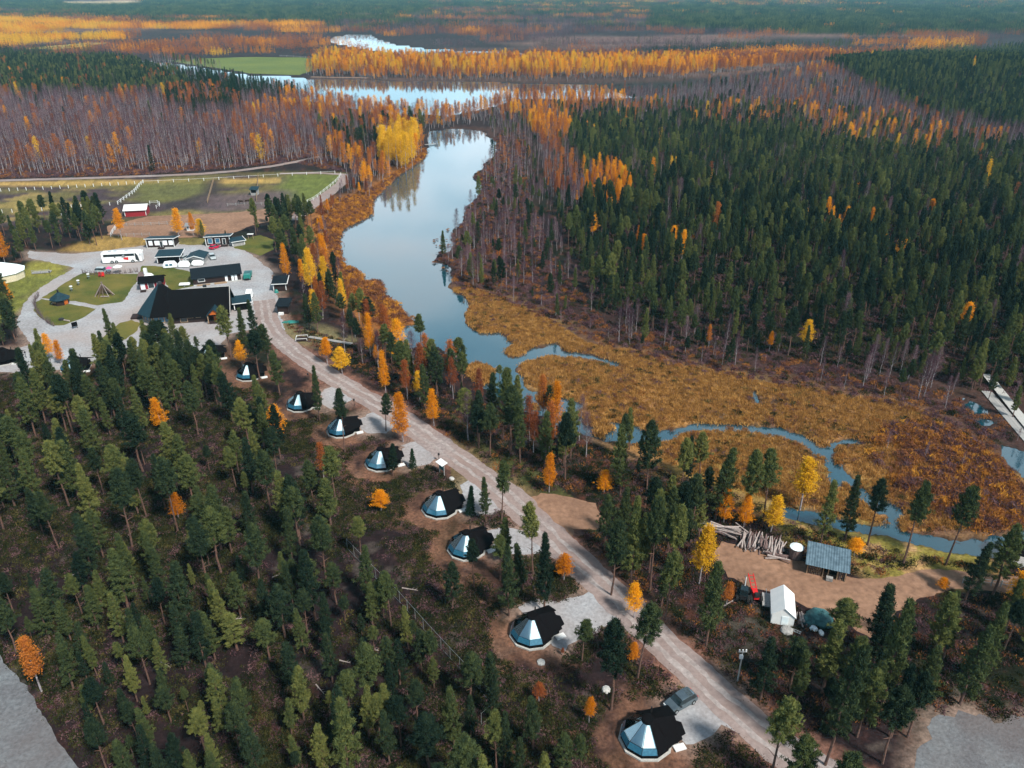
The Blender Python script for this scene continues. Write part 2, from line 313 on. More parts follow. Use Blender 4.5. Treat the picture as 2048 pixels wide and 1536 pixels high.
def gcol(x, y, u, v, sd):
    n1 = fbm(x, y, 9, 1); n2 = fbm(x, y, 2.6, 2); n3 = fbm(x, y, 40, 4)
    def mix(a, b, t): return a*(1-t[:, None])+np.array(b)*t[:, None]
    c = np.tile(np.array((.016,.0095,.0105)), (len(x), 1))            # litter
    c = mix(c, (.009,.011,.005), np.clip((n1-.45)*5, 0, 1))           # lingonberry heath
    c = mix(c, (.075,.027,.018), np.clip((n2-.56)*5, 0, .75)*np.clip((n1-.3)*3, 0, 1))
    c = mix(c, (.085,.07,.06), np.clip((fbm(x, y, 5, 8)-.64)*7, 0, .5)*(v > 850))
    # forest floor far off
    far = np.clip((np.hypot(x, y)-330)/150, 0, 1)
    c = mix(c, (.026,.017,.019), far*.8)
    dc = np.full(x.shape, 1e9)
    for cx, cy in CABw: dc = np.minimum(dc, np.hypot(x-cx, y-cy))
    path = segdist(x, y, PP([(430,735),(520,790),(545,830),(600,850),(660,890),(720,960),(790,1010),(860,1060),(880,1120),(950,1180),(1000,1290)]), False)
    t = np.maximum(np.clip(1.2-dc/7.5+(n2-.5)*1.5, 0, 1), np.clip(1.4-path/2.6+(n2-.5)*1.6, 0, 1)*.8)
    c = mix(c, (.185,.095,.060), t*.8)
    rd = segdist(x, y, ROADS['gravel_road'])
    c = mix(c, (.17,.085,.062), np.clip(1.1-rd/2.6+(n2-.5)*1.6, 0, .85))
    for k, p in YARDS.items():
        pw = PP(p); c = mix(c, (.22,.16,.13), near(x, y, pw, 3.0)*np.clip(.5+n2, 0, 1)*.8)
    # marsh and shores
    mk = near(x, y, MARSHw, 6.0); c = mix(c, (.30,.155,.050), mk*np.clip(.6+n1, 0, 1)); c = mix(c, (.19,.14,.035), mk*np.clip((fbm(x, y, 22, 70)-.52)*7, 0, .8)); c = mix(c, (.12,.065,.055), mk*np.clip((fbm(x, y, 11, 71)-.6)*8, 0, .7))
    mk = mk*np.clip((u-1740)/120, 0, 1); c = mix(c, (.11,.055,.04), mk*np.clip((n1-.4)*4, 0, .9))
    c = mix(c, (.24,.10,.03), near(x, y, SHOREw, 8)*np.clip(.5+n1, 0, 1))
    c = mix(c, (.060,.032,.026), (u > 900)*(v > 255)*np.clip((760-v+(u-1000)*.2)/90,0,1)*(sd < 26)*np.clip(1.2-sd/26, 0, 1)*np.clip(n2+.3, 0, 1))
    g = near(x, y, PP([(1560,1020),(1700,1060),(1830,1095),(1960,1120),(1900,1150),(1780,1150),(1700,1110),(1600,1075)]), 4)
    c = mix(c, (.20,.17,.035), g*np.clip(.4+n2, 0, 1)); c = mix(c, (.33,.20,.09), g*np.clip((n2-.5)*6, 0, 1))
    # paddock strip
    pk = near(x, y, PADw, 5)
    pc = np.tile(np.array((.105,.090,.034)), (len(x), 1))
    pc = mix(pc, (.050,.034,.038), np.clip((fbm(x, y*1.8, 22, 5)-.46)*7, 0, 1)*(u < 1000))
    pc = mix(pc, (.36,.24,.075), np.clip(1.3-np.abs(v-(368-u*.012))/5.5, 0, 1)*(u < 560)*.9)
    pc = mix(pc, (.30,.22,.07), np.clip((fbm(x, y, 14, 6)-.6)*6, 0, .6))
    gr = near(x, y, PP([(590,352),(680,352),(655,378),(610,402),(560,395),(575,370)]), 6); pc = mix(pc, (.10,.125,.028), gr*.9)
    gr = near(x, y, PP([(290,368),(410,360),(400,385),(330,400),(290,398)]), 8); pc = mix(pc, (.10,.105,.032), gr*.8)
    mud = near(x, y, PP([(340,410),(380,398),(420,385),(425,362),(432,362),(420,415),(350,418)]), 5); pc = mix(pc, (.035,.028,.03), mud*.9)
    mud = near(x, y, PP([(430,395),(560,385),(570,415),(430,418)]), 8); pc = mix(pc, (.09,.065,.07), mud*.9)
    c = c*(1-pk[:, None])+pc*pk[:, None]
    # grass left of the yard
    for poly, cc in (([(60,540),(110,548),(140,545),(110,575),(60,598),(0,640),(-60,640),(-60,560)], (.13,.14,.03)), ([(130,500),(200,475),(300,470),(290,488),(200,502)], (.26,.17,.05)), ([(70,525),(130,530),(110,548),(60,548)], (.20,.19,.04)),([(560,650),(640,655),(700,680),(640,690),(580,680)],(.14,.12,.06)),([(350,478),(415,478),(415,492),(350,492)],(.14,.12,.04))):
        c = mix(c, cc, near(x, y, PP(poly), 3)*np.clip(.45+n2, 0, 1))
    c = mix(c, (.10,.11,.03), (np.abs(segdist(x, y, ROADS['gravel_road'])-3) < 3)*(u > 900)*(v < 1000)*.4)
    # wide country far off: bog, meadow
    ff = np.clip((np.hypot(x, y)-650)/200, 0, 1)*np.clip((fbm(x, y*2.2, 420, 9)-.55)*9, 0, 1)
    c = mix(c, (.22,.13,.10), ff*.55)
    fl = near(x, y, PP([(120,4),(260,1),(300,9),(230,13),(130,11)]), 60); c = mix(c, (.36,.26,.15), fl)
    # wet edge
    c = mix(c, (.030,.020,.018), np.clip(1-sd/.8, 0, 1)*.85)
    c = mix(c, (.02,.022,.02), (sd < -.3)*1.0)
    return c*(.72+.56*vnoise(x, y, .8, 21))[:, None]
def sheet_mat(name, attr=True, c=(.3,.3,.3), c2=(.2,.2,.2), fine=2.2, coarse=.22, bump=.5, rough=.95, tint=None):
    m = bpy.data.materials.new(name); m.use_nodes = True; n = m.node_tree.nodes; l = m.node_tree.links; b = n['Principled BSDF']
    b.inputs['Roughness'].default_value = rough; b.inputs['Specular IOR Level'].default_value = .12
    g = n.new('ShaderNodeNewGeometry')
    def nz(s, d=5, ro=.6):
        t = n.new('ShaderNodeTexNoise'); t.inputs['Scale'].default_value = s; t.inputs['Detail'].default_value = d; t.inputs['Roughness'].default_value = ro
        l.new(g.outputs['Position'], t.inputs['Vector']); return t
    a, bb = nz(fine), nz(coarse, 4)
    def mr(src, lo, hi):
        k = n.new('ShaderNodeMapRange'); k.inputs[1].default_value = .3; k.inputs[2].default_value = .7; k.inputs[3].default_value = lo; k.inputs[4].default_value = hi
        l.new(src, k.inputs[0]); return k.outputs[0]
    if attr:
        at = n.new('ShaderNodeAttribute'); at.attribute_name = 'cover'; base = at.outputs['Color']
        mul = n.new('ShaderNodeMath'); mul.operation = 'MULTIPLY'; l.new(mr(a.outputs[0], .55, 1.5), mul.inputs[0]); l.new(mr(bb.outputs[0], .8, 1.2), mul.inputs[1])
        sc_ = n.new('ShaderNodeVectorMath'); sc_.operation = 'SCALE'; l.new(base, sc_.inputs[0]); l.new(mul.outputs[0], sc_.inputs['Scale']); cc = sc_.outputs[0]
    else:
        mx = n.new('ShaderNodeMixRGB'); mx.inputs[1].default_value = (*c2, 1); mx.inputs[2].default_value = (*c, 1); l.new(mr(bb.outputs[0], 0, 1), mx.inputs[0])
        sc_ = n.new('ShaderNodeVectorMath'); sc_.operation = 'SCALE'; l.new(mx.outputs[0], sc_.inputs[0]); l.new(mr(a.outputs[0], .72, 1.28), sc_.inputs['Scale']); cc = sc_.outputs[0]
        if tint:
            t3 = nz(tint[1], 3); mx2 = n.new('ShaderNodeMixRGB'); mx2.inputs[2].default_value = (*tint[0], 1); l.new(cc, mx2.inputs[1]); l.new(mr(t3.outputs[0], -.2, .8), mx2.inputs[0]); cc = mx2.outputs[0]
    l.new(cc, b.inputs['Base Color'])
    bp = n.new('ShaderNodeBump'); bp.inputs['Strength'].default_value = bump; bp.inputs['Distance'].default_value = .15
    l.new(a.outputs[0], bp.inputs['Height']); l.new(bp.outputs[0], b.inputs['Normal'])
    return m
def make_ground():
    vs = np.concatenate([np.linspace(1720, 700, 250), np.linspace(696, 60, 170), np.linspace(56, -20, 36)])
    yy = np.array([P(1024, v)[1] for v in vs]); yy = yy[(yy > 20)]
    yy = np.concatenate([[-14000, -3000, -600, -120, -20, 10], yy, [6500, 9000, 14000]])
    yy = np.unique(np.sort(yy))
    k = np.concatenate([[-60,-12,-3,-1.6,-1.2,-1.0], np.linspace(-.9, .9, 560), [1.0,1.2,1.6,3,12,60]])   # x = k * distance
    K, Y = np.meshgrid(k, yy)
    D = np.maximum(np.abs(Y)*ct + CAMH*st*.9, 60); X = K*D*.85
    x, y = X.ravel(), Y.ravel(); u, v, _ = proj(x, np.maximum(y, 5))
    jitter = (fbm(x, y, 3.2, 12)-.5)*2.6+(fbm(x, y, .9, 13)-.5)*1.0
    sd = watersd(x, y); sd = np.where(np.abs(sd) < 59, sd+jitter*np.clip(np.abs(sd)/.5+.6, 0, 1.2), sd)
    z = np.clip(-.30+sd*.55, -1.6, 0)+hillz(x, y)
    c = gcol(x, y, u, v, sd)
    nr, nc = K.shape; i = np.arange(nr*nc).reshape(nr, nc)
    f = np.stack([i[:-1,:-1], i[:-1,1:], i[1:,1:], i[1:,:-1]], -1).reshape(-1, 4)
    me = bpy.data.meshes.new('ground'); me.vertices.add(len(x)); me.vertices.foreach_set('co', np.stack([x, y, z], 1).ravel())
    me.loops.add(f.size); me.loops.foreach_set('vertex_index', f.ravel()); me.polygons.add(len(f))
    me.polygons.foreach_set('loop_start', np.arange(0, f.size, 4)); me.polygons.foreach_set('loop_total', np.full(len(f), 4))
    me.update(); me.validate()
    a = me.color_attributes.new('cover', 'FLOAT_COLOR', 'POINT'); a.data.foreach_set('color', np.concatenate([c, np.ones((len(c), 1))], 1).astype(np.float32).ravel())
    me.polygons.foreach_set('use_smooth', [True]*len(me.polygons))
    o = mesh_obj('ground', me, sheet_mat('forest_floor')); setp(o, 'forest floor, marsh and paddocks spreading to the horizon', kind='structure')
make_ground()
def watermat():
    m = bpy.data.materials.new('water'); m.use_nodes = True; n = m.node_tree.nodes; l = m.node_tree.links; b = n['Principled BSDF']
    b.inputs['Base Color'].default_value = (.004,.045,.070, 1); b.inputs['Roughness'].default_value = .04; b.inputs['IOR'].default_value = 1.9
    b.inputs['Specular IOR Level'].default_value = .9
    g = n.new('ShaderNodeNewGeometry'); mp = n.new('ShaderNodeMapping'); mp.inputs['Scale'].default_value = (1, .6, 1); l.new(g.outputs['Position'], mp.inputs[0])
    t = n.new('ShaderNodeTexNoise'); t.inputs['Scale'].default_value = 1.8; t.inputs['Detail'].default_value = 3; l.new(mp.outputs[0], t.inputs['Vector'])
    bp = n.new('ShaderNodeBump'); bp.inputs['Strength'].default_value = .12; bp.inputs['Distance'].default_value = .03
    l.new(t.outputs[0], bp.inputs['Height']); l.new(bp.outputs[0], b.inputs['Normal']); return m
wm = watermat()
for nm, poly, lab in (('lake_water', LAKEw, 'calm lake and creek reflecting the pale sky'), ('river_water', RIVERw, 'wide river bend behind the birches'), ('upper_river_water', UPw, 'upper river reach far behind')):
    a = poly.min(0)-12; b_ = poly.max(0)+12
    if nm == 'lake_water': b_[1] = RIVERw.min(0)[1]-16
    q = MB(); q.add([(a[0], a[1], -.30), (b_[0], a[1], -.30), (b_[0], b_[1], -.30), (a[0], b_[1], -.30)], [(0,1,2,3)])
    setp(q.build(nm, wm), lab, kind='structure')
def edge_noise(poly, amp, step):
    out = []; n = len(poly)
    for i in range(n):
        a = poly[i]; b_ = poly[(i+1) % n]; L = np.hypot(*(b_-a)); k = max(1, int(L/step))
        for j in range(k): out.append(a+(b_-a)*j/k)
    out = np.array(out); nx = (fbm(out[:,0], out[:,1], step*4, 30)-.5)*2*amp*1.6+(vnoise(out[:,0], out[:,1], step*1.1, 33)-.5)*amp
    ny = (fbm(out[:,0], out[:,1], step*4, 31)-.5)*2*amp*1.6+(vnoise(out[:,0], out[:,1], step*1.1, 34)-.5)*amp
    return out+np.stack([nx, ny], 1)
import mathutils.geometry as mg
def sheet(name, poly, z, m, label, amp=.35, step=.8):
    p = edge_noise(poly, amp, step); tri = mg.tessellate_polygon([[Vector((a, b_, 0)) for a, b_ in p]])
    me = bpy.data.meshes.new(name); me.from_pydata([(a, b_, z) for a, b_ in p], [], [tuple(t) for t in tri]); me.update()
    # all faces up
    fl = [q.index for q in me.polygons if q.normal.z < 0]
    for i in fl: me.polygons[i].flip()
    return setp(mesh_obj(name, me, m), label, kind='structure')
mg_gravel = sheet_mat('gravel', False, (.285,.25,.245), (.195,.16,.155), fine=1.6, coarse=.10, bump=.35, tint=((.25,.175,.15), .06))
mg_pale = sheet_mat('pale_gravel', False, (.34,.37,.40), (.24,.235,.245), fine=1.8, coarse=.12, bump=.4, tint=((.30,.25,.23), .045))
mg_track = sheet_mat('worn_gravel', False, (.34,.31,.30), (.24,.20,.19), fine=1.3, coarse=.3, bump=.25)
mg_cold = sheet_mat('vignette_gravel', False, (.16,.18,.195), (.105,.105,.115), fine=2.2, coarse=.2, bump=.8, tint=((.12,.095,.09), .06))  # corner vignette darkening put into the gravel colour
mg_dirt = sheet_mat('brown_dirt', False, (.27,.16,.105), (.18,.105,.07), fine=1.1, coarse=.15, bump=.5)
mg_lawn = sheet_mat('lawn_grass', False, (.085,.098,.020), (.042,.062,.014), fine=2.5, coarse=.13, bump=.5, tint=((.17,.135,.035), .11))
mg_sand = sheet_mat('river_sand', False, (.28,.19,.14), (.17,.12,.10), fine=.5, coarse=.03, bump=.2)
mg_hay = sheet_mat('stubble', False, (.50,.40,.12), (.30,.28,.08), fine=.4, coarse=.02, bump=.2)
mg_field = sheet_mat('field_grass', False, (.13,.16,.035), (.085,.12,.03), fine=.6, coarse=.02, bump=.2)
labs = {'gravel_road': ('road', 'main gravel road running diagonally past the glass cabins'), 'forest_road': ('road', 'thin gravel road along the birch forest'), 'farm_track': ('path', 'farm track round the paddock corner'),
        'left_road': ('road', 'gravel road in the bottom left corner'), 'far_road': ('river_bank', 'sandy river bank line')}
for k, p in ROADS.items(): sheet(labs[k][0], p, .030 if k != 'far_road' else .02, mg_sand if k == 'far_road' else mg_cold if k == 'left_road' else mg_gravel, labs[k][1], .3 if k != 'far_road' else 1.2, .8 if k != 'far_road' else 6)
yl = {'yard': 'wide pale gravel yard around the main hall', 'lot': 'gravel lot in the bottom right corner'}
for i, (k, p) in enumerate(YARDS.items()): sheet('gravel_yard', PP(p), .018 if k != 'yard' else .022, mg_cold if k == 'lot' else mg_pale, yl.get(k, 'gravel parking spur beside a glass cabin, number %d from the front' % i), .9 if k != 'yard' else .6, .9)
dl = {'work_yard': 'brown dirt work yard by the woodshed', 'junction': 'brown dirt widening of the road junction', 'paddock_earth': 'trodden sandy ground below the red barn'}
for k, p in DIRT.items(): sheet('dirt_yard', PP(p), .012, mg_dirt, dl[k], .6, 1.0)
ll = {'lawn': 'lawn with the wooden tipi', 'lawn_b': 'lawn in front of the grill hut', 'lawn_c': 'grass island in the gravel yard', 'lawn_d': 'green lawn right of the office cabin'}
for k, p in LAWNS.items(): sheet('lawn', PP(p), .034, mg_lawn, ll[k], .25, .8)
for sgn in (-.95, .95):
    ctr = ROADS['gravel_road']; n2_ = len(ctr)//2; Lq, Rq = ctr[:n2_], ctr[n2_:][::-1]; mid = (Lq+Rq)/2; dn = (Lq-Rq); dn /= np.linalg.norm(dn, axis=1, keepdims=True)
    tr = np.concatenate([mid+dn*(sgn+.38), (mid+dn*(sgn-.38))[::-1]]); sheet('wheel_track', tr, .036, mg_track, 'pale worn wheel track on the %s side of the main road' % ('lake' if sgn > 0 else 'cabin'), .28, .7)
sheet('field', PP(FIELDS['green_field']), .02, mg_field, 'bright green field beyond the river', 2, 8)
sheet('field', PP(FIELDS['hay_field']), .02, mg_hay, 'sunlit hay field at the far left', 2, 8)
# ------------------------------------------------------------------ air
hz = bpy.data.materials.new('haze'); hz.use_nodes = True; hn = hz.node_tree.nodes; hn.clear(); ho = hn.new('ShaderNodeOutputMaterial'); hv = hn.new('ShaderNodeVolumePrincipled')
hv.inputs['Color'].default_value = (.34,.80,.98,1); hv.inputs['Density'].default_value = HAZE; hv.inputs['Anisotropy'].default_value = 0
hz.node_tree.links.new(hv.outputs[0], ho.inputs['Volume'])
q = MB(); q.box((0, 1500, 42), (29000, 26000, 88)); setp(q.build('haze', hz), 'thin blue haze over the whole country', kind='stuff')
# ------------------------------------------------------------------ trees: shapes
KINDS = ['pine_tree', 'spruce_tree', 'bare_birch_tree', 'russet_birch_tree', 'orange_birch_tree', 'yellow_birch_tree']
LM = [leafmat('pine_needles', [(.008,.019,.015), (.028,.045,.025), (.080,.102,.036), (.18,.185,.053)], .15),
      leafmat('spruce_needles', [(.008,.022,.013), (.016,.036,.016), (.030,.055,.020)], .1),
      leafmat('bare_twigs', [(.045,.024,.038), (.11,.058,.074), (.24,.15,.165)], .2),
      leafmat('russet_leaves', [(.17,.050,.028), (.34,.10,.028), (.55,.20,.035)], .3),
      leafmat('orange_leaves', [(.48,.15,.010), (.76,.30,.011), (.92,.46,.018)], .35),
      leafmat('yellow_leaves', [(.55,.30,.018), (.75,.44,.022), (.85,.50,.035)], .35)]
TMp = mat('pine_bark', (.16,.085,.06), .9, c2=(.07,.045,.04), scale=3)
TMb = mat('birch_bark', (.40,.37,.38), .85, c2=(.13,.11,.12), scale=3)
TM = [TMp, TMp, TMb, TMb, TMb, TMb]
def blades(c, d, L, W, rg):
    """one thin triangle per row: centre, direction, length, width"""
    n = len(c); d = d/np.linalg.norm(d, axis=1, keepdims=True)
    s = np.cross(d, rg.normal(size=(n, 3))); s /= np.linalg.norm(s, axis=1, keepdims=True)
    L = np.asarray(L).reshape(-1, 1)*np.ones((n, 1)); W = np.asarray(W).reshape(-1, 1)*np.ones((n, 1))
    v = np.stack([c-d*L*.3-s*W*.5, c-d*L*.3+s*W*.5, c+d*L*.7], 1).reshape(-1, 3); return v
def tri_mesh(name, v, m):
    me = bpy.data.meshes.new(name); n = len(v)//3; me.vertices.add(len(v)); me.vertices.foreach_set('co', v.ravel())
    me.loops.add(n*3); me.loops.foreach_set('vertex_index', np.arange(n*3)); me.polygons.add(n)
    me.polygons.foreach_set('loop_start', np.arange(0, n*3, 3)); me.polygons.foreach_set('loop_total', np.full(n, 3)); me.update(); me.materials.append(m); return me
def sph(n, rg):
    v = rg.normal(size=(n, 3)); return v/np.linalg.norm(v, axis=1, keepdims=True)
def crown(kind, rg, lod, style=0):
    """leaf triangles of a 10 m tree"""
    H = 10.0; C, D, Ls, Ws = [], [], [], []
    if kind in (0, 1):
        zb = {0: rg.uniform(.12, .30), 1: rg.uniform(.42, .58)}[style]*H if kind == 0 else .06*H
        Rm = (rg.uniform(1.4, 2.1) if style == 0 else rg.uniform(1.4, 2.0)) if kind == 0 else rg.uniform(1.0, 1.35)
        nb = {0: 80, 1: 38, 2: 10}[lod] if kind == 0 else {0: 120, 1: 54, 2: 12}[lod]
        nt = {0: 6, 1: 3, 2: 1}[lod]; nn = {0: 17, 1: 10, 2: 5}[lod]; skip = rg.uniform(0, 6.28)
        lean = rg.normal(size=2)*.02
        for i in range(nb):
            t = (i+rg.uniform(0, 1))/nb; t = t**(1.0 if kind else .92); z = zb+(H*.97-zb)*t; a = i*2.39996+rg.uniform(-.35, .35)
            if kind == 0: r = Rm*(1-t)**(.62 if style == 0 else .45)*min(1, (t+.22)/.42)*rg.uniform(.5, 1.15)
            else: r = Rm*(1-t)**.9*rg.uniform(.8, 1.1)+.08
            el = (.15+.75*t+rg.uniform(-.12, .12)) if kind == 0 else (-.25+.5*t)
            if kind == 0: r *= 1-.45*max(0, math.cos(a-skip-z*.5))**2*(1 if i % 2 else .3)
            dr = np.array([math.cos(a)*math.cos(el), math.sin(a)*math.cos(el), math.sin(el)])
            base = np.array([lean[0]*z, lean[1]*z, z-.12*r])
            for j in range(nt):
                q = (.45+.6*(j+rg.uniform(0, 1))/nt) if lod < 2 else .7
                sd = rg.normal(size=3)*np.array([1, 1, .5])*.11*(.4+r*.35)*(1 if lod < 2 else .6)
                c = base+dr*r*q+sd
                C.append(np.repeat(c[None], nn, 0)+rg.normal(size=(nn, 3))*(.10 if lod == 0 else .13)); o = sph(nn, rg)+dr*.5+np.array([0, 0, .55])
                D.append(o); k = {0: .95, 1: 1.35, 2: 3.0}[lod]*(1 if kind == 0 else .8)
                Ls.append(rg.uniform(.24, .44, nn)*k); Ws.append(rg.uniform(.06, .12, nn)*k)
        c = np.array([[lean[0]*H, lean[1]*H, H*.97]]*6); C.append(c); D.append(sph(6, rg)*.5+np.array([0, 0, 1.2])); Ls.append(np.full(6, .45)); Ws.append(np.full(6, .12))
    else:
        zb = rg.uniform(.30, .45)*H; Rm = rg.uniform(1.15, 1.55) if style == 0 else rg.uniform(1.5, 2.0)
        if kind in (4, 5): zb = rg.uniform(.22, .42)*H; Rm *= 1.3
        full = {2: .62, 3: .75, 4: 1.15, 5: 1.25}[kind]; Rm *= {2: 1.2}.get(kind, 1)
        nb = int({0: 85, 1: 40, 2: 8}[lod]*full); nt = {0: 5, 1: 3, 2: 1}[lod]; nn = ({0: 6, 1: 4, 2: 4} if kind == 2 else {0: 10, 1: 7, 2: 5})[lod]
        for i in range(nb):
            t = (i+rg.uniform(0, 1))/nb; z = zb+(H-zb)*t; a = i*2.39996+rg.uniform(-.5, .5)
            r = Rm*max(.05, (1-t))**.55*min(1, (t+.25)/.5)*rg.uniform(.65, 1.12); el = .55+.5*t+rg.uniform(-.2, .2)
            dr = np.array([math.cos(a)*math.cos(el), math.sin(a)*math.cos(el), math.sin(el)*.8])
            base = np.array([0, 0, z-.55*r])
            for j in range(nt):
                q = .3+.8*(j+rg.uniform(0, 1))/nt
                c = base+dr*r*q*1.15+rg.normal(size=3)*.16
                C.append(np.repeat(c[None], nn, 0)+rg.normal(size=(nn, 3))*(.17 if lod == 0 else .3))
                if kind == 2: D.append(sph(nn, rg)*.6+dr*.8+np.array([0, 0, .5]))
                else: D.append(sph(nn, rg)+np.array([0, 0, -.2]))
                k = {0: .9, 1: 1.3, 2: 3.0}[lod]
                if kind == 2: Ls.append(rg.uniform(.35, .65, nn)*k); Ws.append(rg.uniform(.022, .045, nn)*k*(1.1 if lod else 1))
                else: Ls.append(rg.uniform(.15, .27, nn)*k); Ws.append(rg.uniform(.10, .18, nn)*k)
    return blades(np.concatenate(C), np.concatenate(D), np.concatenate(Ls), np.concatenate(Ws), rg)
def trunk(kind, rg, lod):
    m = MB(); H = 10; n = 7 if lod == 0 else 4
    if lod == 2: n = 3
    r0 = {0: .15, 1: .14}.get(kind, .11); pts = [Vector((0, 0, -.2))]
    for i in range(1, 5): pts.append(Vector((rg.normal()*.07, rg.normal()*.07, H*.94*i/4)))
    if kind > 1 and lod: r0 *= 1.25
    for i in range(4): m.tube(pts[i], pts[i+1], r0*(1-i*.24), r0*(1-(i+1)*.235), n)
    if lod < 2:
        nb = (14 if lod == 0 else 5) if kind > 1 else (12 if lod == 0 else 0)
        for i in range(nb):
            z = H*(.3+.62*i/nb); a = i*2.4; L = (1.4 if kind > 1 else 1.25)*(1-.7*i/nb)
            e = Vector((math.cos(a)*L*.7, math.sin(a)*L*.7, z+L*(.9 if kind > 1 else .25)))
            m.tube((0, 0, z), e, .035*(1.3-i/nb), .012, 3)
    return m
NV = 9; PC, PT = {}, {}
for k in range(6):
    for lod in (0, 1):
        for j in range(NV):
            rg = np.random.default_rng(100*k+10*lod+j)
            stl = (1 if j % 2 == 1 else 0)
            PC[k, lod, j] = tri_mesh('crown', crown(k, rg, lod, stl), LM[k]); PT[k, lod, j] = trunk(k, rg, lod).mesh('trunk', TM[k])
